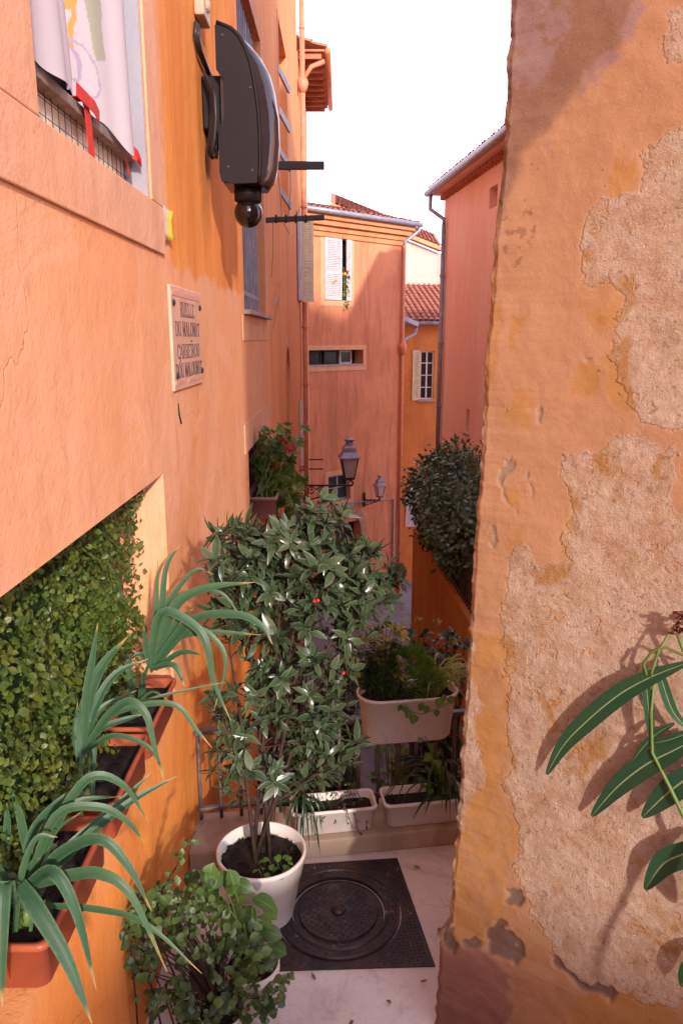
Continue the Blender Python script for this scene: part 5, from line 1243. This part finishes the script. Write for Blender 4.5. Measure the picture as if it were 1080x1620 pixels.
for i, a in enumerate(gx):
    for j, b in enumerate(gx):
        x, y = MC.x + a, MC.y + b; d = math.hypot(a, b); al = R(9) + (R(90) if (i + j) % 2 else 0)
        x2, y2 = MC.x + a * .99 - b * .15, MC.y + a * .15 + b * .99
        if d < RI - .05 and d > .05: stud(x2, y2, ZL + .0168, al)
        elif RI + .038 < d < RO - .034: stud(x2, y2, ZL + .0135, al)
        elif d > RO * 1.06 and inpoly(np.array([x2]), np.array([y2]), [(MC.x + (p[0] - MC.x) * .965, MC.y + (p[1] - MC.y) * .965) for p in pc])[0]: stud(x2, y2, ZL + .0078, al)
obj('tread_studs', tread, M['castiron'], mh, kind='stuff')

fm_ = leaf_meshes('fallen_leaf', [leaf_geo(4, .45, .3, -.25), leaf_geo(4, .4, .5, .3)], foliage('dry_leaf', (.16, .07, .02), (.26, .16, .04), .6, .1))
for k, (x_, y_) in enumerate(((.36, 2.92), (.22, 2.80), (.50, 3.25), (.40, 3.70), (-.12, 2.93), (.05, 2.72))):
    o = bpy.data.objects.new('fallen_leaf', fm_[k % 2]); COL.objects.link(o); a = k * 2.1
    o.matrix_world = frame(Vector((x_, y_, ZL + .013)), Vector((math.cos(a), math.sin(a), .02)), UPV + rvec() * .15, .035 + .004 * (k % 4))
    o['label'] = 'small dry brown leaf fallen on the landing'; o['category'] = 'leaf'; o['group'] = 'fallen leaves on the landing'
# railing on the kerb
ra_ = thing('railing', 'low dark iron railing with round bars along the kerb behind the troughs', 'railing', (.2, 4.1, ZL + .115))
A0 = KA + KN * .30; zr0, zr1 = ZL + .116, -2.215; kl = (KB - KA).length
m = MB(); m.bar(A0 + KD * .01 + UPV * zr1, A0 + KD * (kl - .35) + UPV * zr1, .045, .03); obj('top_rail', m, M['rail'], ra_, bevel=.006)
m = MB(); m.bar(A0 + KD * .01 + UPV * (zr0 + .07), A0 + KD * (kl - .35) + UPV * (zr0 + .07), .03, .02); obj('bottom_rail', m, M['rail'], ra_, bevel=.004)
s = .06
while s < kl - .36:
    p = A0 + KD * s; m = MB(); m.tube([p + UPV * zr0, p + UPV * zr1], .011, 8); obj('bar', m, M['rail'], ra_, smooth=True); s += .118
# two white troughs on the kerb
def on_kerb(u, v, z, d):          # along-kerb coordinate of a pixel at height z
    q = hz(u, v, z); return (q - KA).dot(KD)
zk = ZL + .1155; rzk = math.atan2(KD.y, KD.x)
t1, t2 = on_kerb(604, 1300, zk + .12, 0), on_kerb(610, 1300, zk + .12, 0)
ca_ = KA + KN * .125 + KD * (t1 - .255); cb_ = KA + KN * .125 + KD * (t2 + .26)
troA = box_planter('trough', 'white plastic trough on the kerb beside the round pot', 'planter', (ca_.x, ca_.y, zk), .50, .20, .16, rzk, M['pot_pink'], .014, .80, rad=.035)
troB = box_planter('trough', 'white plastic trough on the kerb beside the peeling wall', 'planter', (cb_.x, cb_.y, zk), .50, .20, .16, rzk, M['pot_pink'], .014, .80, rad=.035)
# hanging white planter on the railing
q0, q1 = hz(566, 1085, -2.02), hz(721, 1080, -2.02)
s0, s1 = (q0 - KA).dot(KD), (q1 - KA).dot(KD)
hc = A0 - KN * .06 + KD * ((s0 + s1) / 2 - .02)
hpn = box_planter('railing_planter', 'cream oval planter straddling the railing, full of mixed plants', 'planter', (hc.x, hc.y, -2.30), .60, .27, .29, rzk, M['pot_white'], .012, .74, rad=.12)
m = MB(); 
for sg_ in (-.15, .15):
    p = A0 + KD * ((s0 + s1) / 2 - .02 + sg_); m.bar(p - KN * .02 + UPV * (-2.302), p - KN * .02 + UPV * (-2.205), .03, .012, (0, 1, 0))
obj('saddle', m, M['pot_white'], hpn)
def soil_pt(c, dl, dw, h): return Vector(c) + KD * dl + KN * dw + UPV * h
hb = Vector((hc.x, hc.y, -2.30 + .25))
# conifer, golden shrub, spider plant, ivy
th_ = thing('dwarf_conifer', 'bright green dwarf conifer cushion in the cream railing planter', 'plant', tuple(hb - KD * .03))
ms_ = []
for i in range(2600):
    q = rvec(.15); k = rnd.uniform(.5, 1.0) ** .5; p = hb - KD * .02 + UPV * .13 + Vector((q.x * .185, q.y * .12, q.z * .18)) * k * (1 + .12 * math.sin(9 * q.x + 5 * q.z))
    ms_.append(frame(p, q + UPV * .6 + rvec() * .3, q.cross(UPV) + rvec() * .3, rnd.uniform(.022, .04)))
G_nar = [leaf_geo(3, .35, .2, .15), leaf_geo(3, .3, .3, .3)]
leaf_parts(th_, ms_, G_nar, F['thuja'], 0); m = MB(); m.tube([hb - KD * .04, hb - KD * .04 + UPV * .12], [.012, .006], 6); obj('stem', m, M['bark'], th_)
gy = thing('golden_shrub', 'small shrub with yellow tipped leaves at the left end of the cream planter', 'plant', tuple(hb - KD * .2))
gy['label'] = 'small shrub with yellow tipped leaves between the conifer and the tall potted shrub'
ms_ = []; sm_ = MB(); ms2 = []
for k in range(44):
    b = hb - KD * rnd.uniform(.13, .24) + KN * rnd.uniform(-.05, .05); tip = hz(rnd.uniform(556, 640), rnd.uniform(985, 1080), -2) ; tip = hy(rnd.uniform(555, 640), rnd.uniform(988, 1075), hb.y + rnd.uniform(-.10, .10))
    sm_.tube([b, (b + tip) / 2 + rvec() * .02, tip], [.004, .003, .002], 4, False)
    for j in range(4): whorl(ms2 if j == 3 else ms_, b.lerp(tip, .4 + .2 * j), tip - b, 6, .05)
obj('stems', sm_, M['bark'], gy, kind='stuff'); obj('foliage', merge_leaves(ms_, G_small), F['rose'], gy, kind='stuff'); obj('golden_tips', merge_leaves(ms2, G_small), F['yellow'], gy, kind='stuff')
sp_ = thing('spider_plant', 'spider plant with pale arching striped leaves in the cream planter', 'plant', tuple(hb + KD * .15))
for k in range(52):
    b = hb + KD * rnd.uniform(.10, .19) + KN * rnd.uniform(-.04, .04) - UPV * .01; a = rnd.uniform(0, 6.28); L_ = rnd.uniform(.12, .27); d = Vector((math.cos(a) + .35, math.sin(a) * .7, 0)) * L_
    hgt = rnd.uniform(.10, .24)
    obj('leaf', ribbon([b, b + d * .3 + UPV * hgt * .8, b + d * .7 + UPV * hgt, b + d + UPV * (hgt * rnd.uniform(.2, .9))], rnd.uniform(.010, .016), (-d.y, d.x, .3) if False else (0, -.3, 1), .3, 4), F['spider'], sp_)
iv = thing('ivy', 'trailing ivy sprig with blue green leaves in front of the cream planter', 'plant', tuple(hb + KD * .24 - KN * .10))
p0 = hy(722, 1118, hb.y - .16); pth = [hb + KD * .24 - KN * .10 + UPV * .0, hy(714, 1110, hb.y - .17), hy(690, 1122, hb.y - .2), hy(665, 1130, hb.y - .2), hy(632, 1120, hb.y - .2)]
m = MB(); m.tube(pth, .003, 5); obj('stem', m, M['greenstem'], iv)
ms_ = []
for u, v, s_ in ((655, 1135, .055), (668, 1118, .045), (648, 1128, .05), (640, 1122, .04), (696, 1110, .05), (690, 1128, .04), (700, 1105, .035), (712, 1106, .045), (635, 1120, .04), (674, 1122, .04)):
    ms_.append(frame(hy(u, v - 6, hb.y - .2), Vector((rnd.uniform(-.4, .4), -.3, -1)), Vector((.2, -1, .3)) + rvec() * .3, s_ * 1.2))
G_ivy = [leaf_geo(4, .9, .2, .2, .3, .7), leaf_geo(4, .8, .3, .3, .32, .7)]
leaf_parts(iv, ms_, G_ivy, F['broad'], 300)

# plants in the troughs
dk = thing('dark_trough_plant', 'dark green strappy plant leaning on the peeling wall in its trough', 'plant', tuple(cb_ + KD * .12 + UPV * (zk + .115)))
tb0 = cb_ + KD * .12 + UPV * (zk + .115)
for k in range(30):
    a = rnd.uniform(0, 6.28); L_ = rnd.uniform(.12, .30); d = Vector((math.cos(a) - .25, math.sin(a) * .6 - .15, 0)) * L_; hgt = rnd.uniform(.05, .26); b = tb0 + Vector((rnd.uniform(-.04, .04), rnd.uniform(-.03, .03), 0))
    obj('leaf', ribbon([b, b + d * .35 + UPV * hgt, b + d * .8 + UPV * hgt * .9, b + d * 1.1 + UPV * (hgt * .2 - .02)], rnd.uniform(.014, .022), (0, -.3, 1), .3, 4), F['dark'], dk)
i2 = thing('ivy', 'leafy ivy climbing the railing end beside the peeling wall', 'plant', tuple(cb_ + KD * .19 + UPV * (zk + .115)))
ms_ = []; sm_ = MB(); b = cb_ + KD * .19 + UPV * (zk + .115)
for k in range(16):
    tip = hy(rnd.uniform(662, 716), rnd.uniform(1165, 1262), b.y + rnd.uniform(-.12, .10)); sm_.tube([b, (b + tip) / 2 + rvec() * .03, tip], .003, 4, False)
    for j in range(4): ms_.append(frame(b.lerp(tip, .4 + .2 * j) + rvec() * .02, Vector((rnd.uniform(-.6, .4), -.4, -.7)), Vector((.1, -.8, .8)) + rvec() * .4, rnd.uniform(.035, .065)))
obj('stems', sm_, M['greenstem'], i2, kind='stuff'); leaf_parts(i2, ms_, G_ivy, F['broad'], 300)
wd = thing('trough_weeds', 'sparse trailing weeds hanging over the front of the trough beside the pot', 'plant', tuple(ca_ + UPV * (zk + .115)))
ms_ = []; sm_ = MB()
for k in range(26):
    b = ca_ + KD * rnd.uniform(-.22, .22) + KN * rnd.uniform(-.04, .05) + UPV * (zk + .115); front = rnd.random() < .4
    tip = b + (-KN * rnd.uniform(.10, .15) - UPV * rnd.uniform(.02, .14) if front else rvec(.6) * rnd.uniform(.08, .2)) + KD * rnd.uniform(-.08, .08)
    md_ = (b + tip) / 2 + UPV * (.09 if front else .03); sm_.tube([b, md_, tip], .002, 4, False)
    for j in range(5): ms_.append(frame(md_.lerp(tip, j / 4) + rvec() * .012, rvec(-.2), rvec(.6), rnd.uniform(.014, .03)))
obj('stems', sm_, M['bark'], wd, kind='stuff'); obj('foliage', merge_leaves(ms_, G_small), F['rose'], wd, kind='stuff')
lf = thing('strap_plant', 'dark strappy plant drooping over the trough towards the manhole', 'plant', tuple(ca_ - KD * .2 + UPV * (zk + .115)))
for k in range(22):
    b = ca_ - KD * rnd.uniform(.14, .23) + UPV * (zk + .115); a = rnd.uniform(2.6, 6.6); d = Vector((math.cos(a) * .8, math.sin(a), 0)) * rnd.uniform(.13, .24); h = rnd.uniform(.05, .16)
    obj('leaf', ribbon([b, b + d * .4 + UPV * h, b + d * .9 + UPV * h * .6, b + d * 1.15 - UPV * rnd.uniform(.02, .16)], rnd.uniform(.010, .017), (0, -.3, 1), .3, 4), F['dark'], lf)
# greenery in the lower street beyond the railing
for (u0, u1, v0, v1, yy, lb_, mt, cnt) in ((478, 572, 1030, 1260, 4.75, 'leafy green shrub beyond the railing below the tall potted shrub', 'rose', 150), (640, 735, 1000, 1240, 5.0, 'dim green shrub beyond the railing behind the cream planter', 'dark', 110), (590, 660, 1150, 1230, 5.4, 'small orange flecked shrub seen between the railing bars', 'geranium', 40)):
    c0 = hy((u0 + u1) / 2, v1, yy); gz = -5.3 if yy < 5.35 else -5.435
    t = thing('street_shrub', lb_, 'shrub', (c0.x, yy, gz)); ms_ = []; sm_ = MB()
    for k in range(cnt):
        tip = hy(rnd.uniform(u0, u1), rnd.uniform(v0, v1), yy + rnd.uniform(-.18, .35)); b = Vector((c0.x + rnd.uniform(-.06, .06), yy + rnd.uniform(-.05, .05), gz))
        sm_.tube([b, b.lerp(tip, .6) + rvec() * .05, tip], [.010, .006, .003], 4, False)
        for j in range(4): whorl(ms_, b.lerp(tip, .55 + .15 * j) + rvec() * .04, (tip - b).normalized() + rvec() * .6, 6, rnd.uniform(.05, .09))
    obj('stems', sm_, M['bark'], t, kind='stuff'); obj('foliage', merge_leaves(ms_, G_small), F[mt], t, kind='stuff')
# wiry wild flowers above the cream planter
wf = thing('wild_flower', 'thin wiry flower stalks rising behind the spider plant', 'plant', tuple(hb + KD * .08 + KN * .06)); sm_ = MB(); ms_ = []
for pts in (((660, 1062), (652, 1010), (638, 984)), ((662, 1062), (664, 1000), (660, 980)), ((665, 1060), (672, 1004), (692, 984)), ((690, 1060), (700, 1020), (722, 1006)), ((700, 1060), (712, 1030), (716, 1014))):
    P_ = [hy(u, v, hb.y + .07) for u, v in pts]; sm_.tube(P_, .0022, 4, False)
    for j in range(7): ms_.append(frame(P_[-1] + rvec() * .02, rvec(.3), rvec(.3), rnd.uniform(.015, .028)))
obj('stalks', sm_, M['greenstem'], wf, kind='stuff'); obj('blossoms', merge_leaves(ms_, G_small), F['spider'], wf, kind='stuff')

# ------------------------------------------------------------------ tall variegated shrub in the round white pot
PB = Vector((-.405, 3.36, ZL + .001))
pt = thing('round_pot', 'large round cream pot on the manhole corner', 'plant pot', tuple(PB)); pt['label'] = 'large round cream pot standing beside the manhole, holding the tall shrub'
m = MB(); m.lathe([(.135, 0), (.150, .004), (.158, .02), (.200, .25), (.204, .25), (.222, .355), (.226, .36), (.226, .378), (.220, .382), (.212, .378), (.205, .30), (.15, .03)], tuple(PB), 48); obj('pot', m, M['pot_white'], pt, smooth=True)
m = MB(); m.lathe([(.206, .312), (.15, .322), (.08, .33), (.001, .335)], tuple(PB), 32, cap=False); obj('soil', m, M['soil'], pt)
m = MB()
for _ in range(240):
    a = rnd.uniform(0, 6.28); r_ = .2 * math.sqrt(rnd.random()); p = PB + Vector((r_ * math.cos(a), r_ * math.sin(a), .322)); s_ = rnd.uniform(.008, .022)
    m.add([p + rvec() * s_ for _ in range(5)], [(0, 1, 2), (0, 2, 3), (0, 3, 4), (1, 2, 4), (2, 3, 4), (0, 1, 4)])
obj('soil_crumbs', m, M['soil'], pt, kind='stuff')
m = MB()
for _ in range(130):
    a = rnd.uniform(-2.6, .9); r_ = rnd.uniform(.17, .42) ** 1.0; p = PB + Vector((r_ * math.cos(a), r_ * math.sin(a), .010)); s_ = rnd.uniform(.002, .007)
    m.add([p + rvec() * s_ for _ in range(5)], [(0, 1, 2), (0, 2, 3), (0, 3, 4), (1, 2, 4), (2, 3, 4), (0, 1, 4)])
obj('spilled_soil', m, M['soil'], pt, kind='stuff')
sh = thing('potted_shrub', 'tall many stemmed shrub with cream edged leaves in the round cream pot', 'shrub', tuple(PB + UPV * .33))
SB = PB + UPV * .32; tips = []
def blob(u, v, ru, rv, n, y0_=3.40, dy=.26):
    for _ in range(n):
        while True:
            a, b = rnd.uniform(-1, 1), rnd.uniform(-1, 1)
            if a * a + b * b <= 1: break
        q = hy(u + a * ru, v + b * rv, y0_ + rnd.uniform(-1, 1) * dy * math.sqrt(max(.05, 1 - a * a - b * b)))
        if q.x < LX + .05: q.x = LX + .05 + rnd.random() * .06
        tips.append(q)
blob(470, 885, 112, 78, 84); blob(360, 880, 58, 55, 38); blob(578, 912, 66, 56, 36); blob(515, 805, 34, 28, 11); blob(632, 925, 20, 22, 4); blob(430, 965, 115, 55, 36); blob(560, 985, 50, 55, 16, 3.45)
blob(485, 1085, 80, 75, 36); blob(395, 1080, 60, 100, 24); blob(510, 1170, 58, 75, 34, 3.5); blob(355, 1170, 28, 90, 13); blob(420, 1230, 80, 45, 12)
mains = []
for u, v in ((385, 960), (418, 920), (478, 900), (500, 960), (452, 870), (548, 950), (365, 1040)):
    mains.append(hy(u, v, 3.38 + rnd.uniform(-.1, .12)))
for i, e in enumerate(mains):
    a = 2 * math.pi * i / 9; b = SB + Vector((.045 * math.cos(a), .045 * math.sin(a), -.01)); m1 = b.lerp(e, .35) + Vector((.0, 0, .02)) + rvec() * .02; m2 = b.lerp(e, .7) + rvec() * .025
    m = MB(); m.tube([b, m1, m2, e], [.012, .009, .007, .005], 8); obj('stem', m, M['bark'], sh, smooth=True)
tw_ = MB(); ms_ = []
for q in tips:
    # join the twig to the nearest point of a main stem lower than the tip
    best = None
    for e in mains:
        for t in (.25, .45, .65, .85, 1.0):
            c0 = SB.lerp(e, t)
            if c0.z < q.z - .04:
                dd = (c0 - q).length + .15 * abs(c0.z - q.z)
                if best is None or dd < best[0]: best = (dd, c0)
    c0 = best[1] if best else SB
    mid = c0.lerp(q, .55) + UPV * .02 + rvec() * .02; tw_.tube([c0, mid, q], [.004, .003, .002], 5, False)
    d = (q - mid).normalized() + UPV * .35 + rvec() * .25
    whorl(ms_, q, d + rvec() * .4, rnd.randint(5, 8), rnd.uniform(.072, .112), rnd.uniform(.85, 1.2), (15, 95))
    for _ in range(2): whorl(ms_, mid.lerp(q, rnd.uniform(.2, .85)) + rvec() * .03, d + rvec() * .5, 3, rnd.uniform(.06, .085), 1.0, (50, 95))
obj('twigs', tw_, M['bark'], sh, kind='stuff')
G_shrub = [leaf_geo(4, .37, .28, .28), leaf_geo(4, .33, .35, .45), leaf_geo(4, .40, .22, .12), leaf_geo(4, .35, .30, -.1)]
leaf_parts(sh, ms_, G_shrub, F['shrub'], 300)
be = thing('red_berries', 'few red berries among the leaves of the tall potted shrub', 'berries', tuple(hy(500, 950, 3.3)))
for u, v in ((497, 951), (503, 950), (543, 1065)):
    m = MB(); p = hy(u, v, 3.18); m.lathe([(.001, -.009)] + [(.009 * math.sin(R(a)), -.009 * math.cos(R(a))) for a in range(30, 160, 30)] + [(.001, .009)], tuple(p), 8); obj('berry', m, M['flower_red'], be, smooth=True)
# seedlings on the soil
se = thing('seedlings', 'small round leaved seedlings growing on the soil of the round pot', 'plant', tuple(PB + Vector((.08, -.1, .33))))
ms_ = []; sm_ = MB()
for k in range(16):
    b = PB + Vector((rnd.uniform(.0, .16), rnd.uniform(-.16, -.02), .33)); tip = b + Vector((rnd.uniform(-.02, .02), rnd.uniform(-.02, .01), rnd.uniform(.02, .05))); sm_.tube([b, tip], .002, 4, False)
    ms_.append(frame(tip, Vector((rnd.uniform(-1, 1), rnd.uniform(-1, .4), .1)), UPV + rvec() * .3, rnd.uniform(.03, .05)))
obj('stems', sm_, M['greenstem'], se, kind='stuff'); leaf_parts(se, ms_, G_round, F['broad'], 300)

# ------------------------------------------------------------------ foreground pots by the left wall
def pot(name, label, c, r, h, mat):
    t = thing(name, label, 'plant pot', c)
    m = MB(); m.lathe([(r * .66, 0), (r * .70, .004), (r * .93, h * .8), (r * .96, h * .8), (r, h * .82), (r, h * .98), (r * .97, h), (r * .93, h * .98), (r * .90, h * .75), (r * .62, .02)], c, 36); obj('pot', m, mat, t, smooth=True)
    m = MB(); m.lathe([(r * .905, h * .80), (r * .5, h * .82), (.001, h * .83)], c, 24, cap=False); obj('soil', m, M['soil'], t)
    return t
p1 = hz(392, 1535, ZL); c1_ = (-.395, 2.80, ZL + .001); c2_ = (-.50, 2.62, ZL + .001)
pot('round_pot', 'small dusty pot of broad leaved plant in front of the large cream pot', c1_, .125, .24, M['pot_pink']); c3_ = (-.66, 2.50, ZL + .001)
pot('round_pot', 'small pale pot hidden under the tangled rose leaves', c2_, .10, .18, M['pot_white'])
bp = thing('broad_leaf_plant', 'plant with big bright green lobed leaves beside the large cream pot', 'plant', (c1_[0], c1_[1], ZL + .2)); ms_ = []; sm_ = MB()
b0 = Vector((c1_[0], c1_[1], ZL + .20))
for u, v, s_, dx in ((310, 1375, .12, -.3), (338, 1365, .14, -.2), (362, 1375, .14, .3), (372, 1395, .13, .5), (400, 1420, .16, .8), (345, 1405, .14, -.2), (378, 1440, .14, .5), (395, 1455, .13, .3), (415, 1470, .13, .7), (424, 1495, .12, .6), (330, 1420, .13, -.6), (355, 1430, .13, 0), (408, 1450, .12, .9), (385, 1470, .11, .2), (365, 1460, .12, -.2), (318, 1400, .11, -.8)):
    p = hy(u, v, 2.86 + rnd.uniform(-.06, .06)); sm_.tube([b0, b0.lerp(p, .5) + UPV * .06, p], [.005, .004, .003], 5, False)
    ms_.append(frame(p, Vector((dx, -.35, rnd.uniform(-.5, .25))), Vector((.1, -.55, 1)) + rvec() * .5, s_ * rnd.uniform(.6, .85)))
    for j in range(2): ms_.append(frame(p + rvec() * .04 - UPV * .02, Vector((rnd.uniform(-1, 1), -.4, rnd.uniform(-.8, .2))), Vector((.1, -.55, 1)) + rvec() * .6, s_ * rnd.uniform(.35, .65)))
obj('stems', sm_, M['greenstem'], bp, kind='stuff'); G_big = [leaf_geo(5, .72, .18, .25, .5, .6), leaf_geo(5, .66, .25, .4, .45, .6), leaf_geo(5, .8, .12, .15, .5, .55)]
leaf_parts(bp, ms_, G_big, F['lobed'], 300)
ro = thing('rose_bush', 'tangled rose bush with small round leaves against the orange wall', 'shrub', (c2_[0], c2_[1], ZL + .15)); ms_ = []; sm_ = MB()
rb0 = Vector((c2_[0], c2_[1], ZL + .15))
def cane(pts, y0_, y1_, r0=.005):
    P_ = [hy(u, v, y0_ + (y1_ - y0_) * i / (len(pts) - 1)) for i, (u, v) in enumerate(pts)]
    for p in P_: p.x = max(p.x, LX + .02)
    m = MB(); m.tube(P_, [r0 * (1 - .6 * i / (len(P_) - 1)) for i in range(len(P_))], 6); obj('cane', m, M['bark'], ro, smooth=True); return P_
canes = [cane(((300, 1640), (275, 1540), (245, 1470), (255, 1415), (285, 1360), (302, 1325), (326, 1298)), 2.6, 2.62), cane(((262, 1650), (242, 1570), (222, 1490), (210, 1440)), 2.55, 2.58), cane(((220, 1660), (216, 1590), (208, 1510), (195, 1470)), 2.5, 2.5), cane(((285, 1650), (262, 1580), (240, 1530), (232, 1480)), 2.5, 2.55), cane(((345, 1600), (407, 1607), (430, 1575), (452, 1545)), 2.55, 2.5, .003)]
for P_ in canes:
    for k in range(9):
        t = rnd.uniform(.35, 1) * (len(P_) - 1); i = min(int(t), len(P_) - 2); p = P_[i].lerp(P_[i + 1], t - i)
        for j in range(3): ms_.append(frame(p + rvec() * .02, rvec(.1), Vector((.3, -.6, .8)) + rvec() * .4, rnd.uniform(.022, .036)))
for k in range(330):
    while True:
        a, b = rnd.uniform(-1, 1), rnd.uniform(-1, 1)
        if a * a + b * b < 1: break
    cx, cy, rx, ry = rnd.choice(((350, 1560, 90, 70), (320, 1470, 60, 60), (385, 1545, 55, 80), (290, 1590, 60, 45), (360, 1610, 80, 30), (255, 1450, 55, 45), (215, 1490, 28, 60)))
    q = hy(cx + a * rx, cy + b * ry, 2.68 + rnd.uniform(-.20, .20))
    if q.z < ZL + .05 or q.x < LX + .03: continue
    if k % 3 == 0: sm_.tube([rb0, rb0.lerp(q, .5) + UPV * .05 + rvec() * .02, q], [.004, .003, .002], 4, False)
    for j in range(5): ms_.append(frame(q + rvec() * .035, rvec(.1), Vector((.2, -.6, .8)) + rvec() * .5, rnd.choice((.022, .03, .038, .048)) * rnd.uniform(.8, 1.2)))
for k in range(40):
    q = hy(rnd.uniform(190, 310), rnd.uniform(1420, 1530), 2.55 + rnd.uniform(-.05, .1)); q.x = max(q.x, LX + .03)
    for j in range(3): ms_.append(frame(q + rvec() * .02, rvec(.1), Vector((.3, -.6, .7)) + rvec() * .4, rnd.uniform(.022, .036)))
obj('twigs', sm_, M['bark'], ro, kind='stuff'); leaf_parts(ro, ms_, G_round, F['rose'], 300)

# ------------------------------------------------------------------ oleander in front of the peeling wall
ol = thing('oleander', 'oleander branch with long dark leaves and withered flower heads beside peeling wall', 'plant', (1.12, 1.75, -2.38))
def ow(u, v, gap):       # a point the given gap in front of the peeling wall
    gap = gap * .42; p0 = Vector((.445, 2.70, 0)) + WN * (gap + .02); p = hp(u, v, p0, WN); return p + Vector((.0265 * (p.z + 2.0), 0, 0))
k3 = lambda x, y: (700 + x * .3519, 1050 + y * .3519)
k2 = lambda x, y: (700 + x * .3519, 540 + y * .3519)
def oleaf(pts, gaps, wd, kf=k3):
    P_ = [ow(*kf(*p), g_) for p, g_ in zip(pts, gaps)]
    mb = ribbon(P_, wd * 1.3, (-.45, -.8, .35), .12, 8, .02, .3); n = len(mb.v) // 5
    # lanceolate outline
    for i in range(n):
        t = i / (n - 1); c0 = Vector(mb.v[i * 5 + 2]); wv = max(.03, math.sin(math.pi * min(1, t * .93 + .04)) ** .75) / max(.02, (.3 + .7 * min(1, t * 4)) * max(.02, 1 - t ** 3.2))
        for j in (0, 1, 3, 4): mb.v[i * 5 + j] = tuple(c0 + (Vector(mb.v[i * 5 + j]) - c0) * min(wv, 6))
    obj('leaf', mb, F['oleander'], ol)
oleaf([(1060, -5), (900, 60), (760, 140), (620, 260), (520, 370), (450, 498)], (.12, .11, .10, .085, .07, .055), .052)
oleaf([(1150, 320), (1000, 395), (880, 460), (760, 560), (656, 685)], (.12, .11, .095, .08, .06), .058)
oleaf([(1180, 440), (1080, 510), (980, 590), (880, 690)], (.12, .10, .085, .07), .062)
oleaf([(1200, 790), (1080, 850), (980, 900), (902, 1015)], (.12, .10, .085, .065), .062)
oleaf([(920, 0), (950, 80), (1000, 210), (1075, 300)], (.10, .10, .10, .10), .026)
oleaf([(1130, 290), (1050, 320), (980, 345), (910, 358)], (.13, .12, .11, .10), .022)
oleaf([(1010, 268), (940, 310), (880, 370), (825, 445)], (.12, .11, .10, .09), .02)
oleaf([(920, 400), (900, 250), (880, 90), (872, 0)], (.10, .10, .10, .10), .024)
oleaf([(1200, 1300), (1120, 1370), (1075, 1450)], (.10, .09, .07), .05)
oleaf([(1190, 1150), (1110, 1010), (1075, 980)], (.14, .12, .11), .05)
def ostem(pts, gaps, r0, kf=k2):
    m = MB(); m.tube([ow(*kf(*p), g_) for p, g_ in zip(pts, gaps)], [r0 * (1 - .4 * i / len(pts)) for i in range(len(pts))], 7); obj('stem', m, M['greenstem'], ol, smooth=True)
ostem([(900, 1560), (905, 1480), (930, 1390), (985, 1300)], (.10, .10, .10, .10), .006); ostem([(880, 1500), (865, 1450), (905, 1390), (960, 1375), (1060, 1420), (1130, 1440)], (.10, .10, .10, .1, .11, .12), .006)
ostem([(1010, 1310), (1040, 1390), (1075, 1440), (1130, 1500)], (.1, .1, .11, .12), .006)
main = [ow(*k3(*p), g_) for p, g_ in (((915, 60), .10), ((905, 220), .10), ((915, 400), .11), ((1000, 560), .13), ((1120, 800), .15))] + [Vector((1.12, 1.86, -1.9)), Vector((1.12, 1.75, -2.37))]
m = MB(); m.tube(main, [.004, .005, .0055, .006, .009, .012, .014], 8); obj('stem', m, M['greenstem'], ol, smooth=True)
for x_, y_ in ((1010, 1235), (1045, 1260), (1060, 1300), (1005, 1290)):
    p = ow(*k2(x_, y_), .10); m = MB()
    for j in range(10): q = p + rvec() * .012; m.add([q + rvec() * .016 for _ in range(4)], [(0, 1, 2), (0, 2, 3), (0, 1, 3)])
    obj('withered_flower', m, M['wither'], ol)
pot('round_pot', 'pot of the oleander on the stairs beside the peeling wall', (1.12, 1.75, -2.559), .15, .22, M['terragrey'])
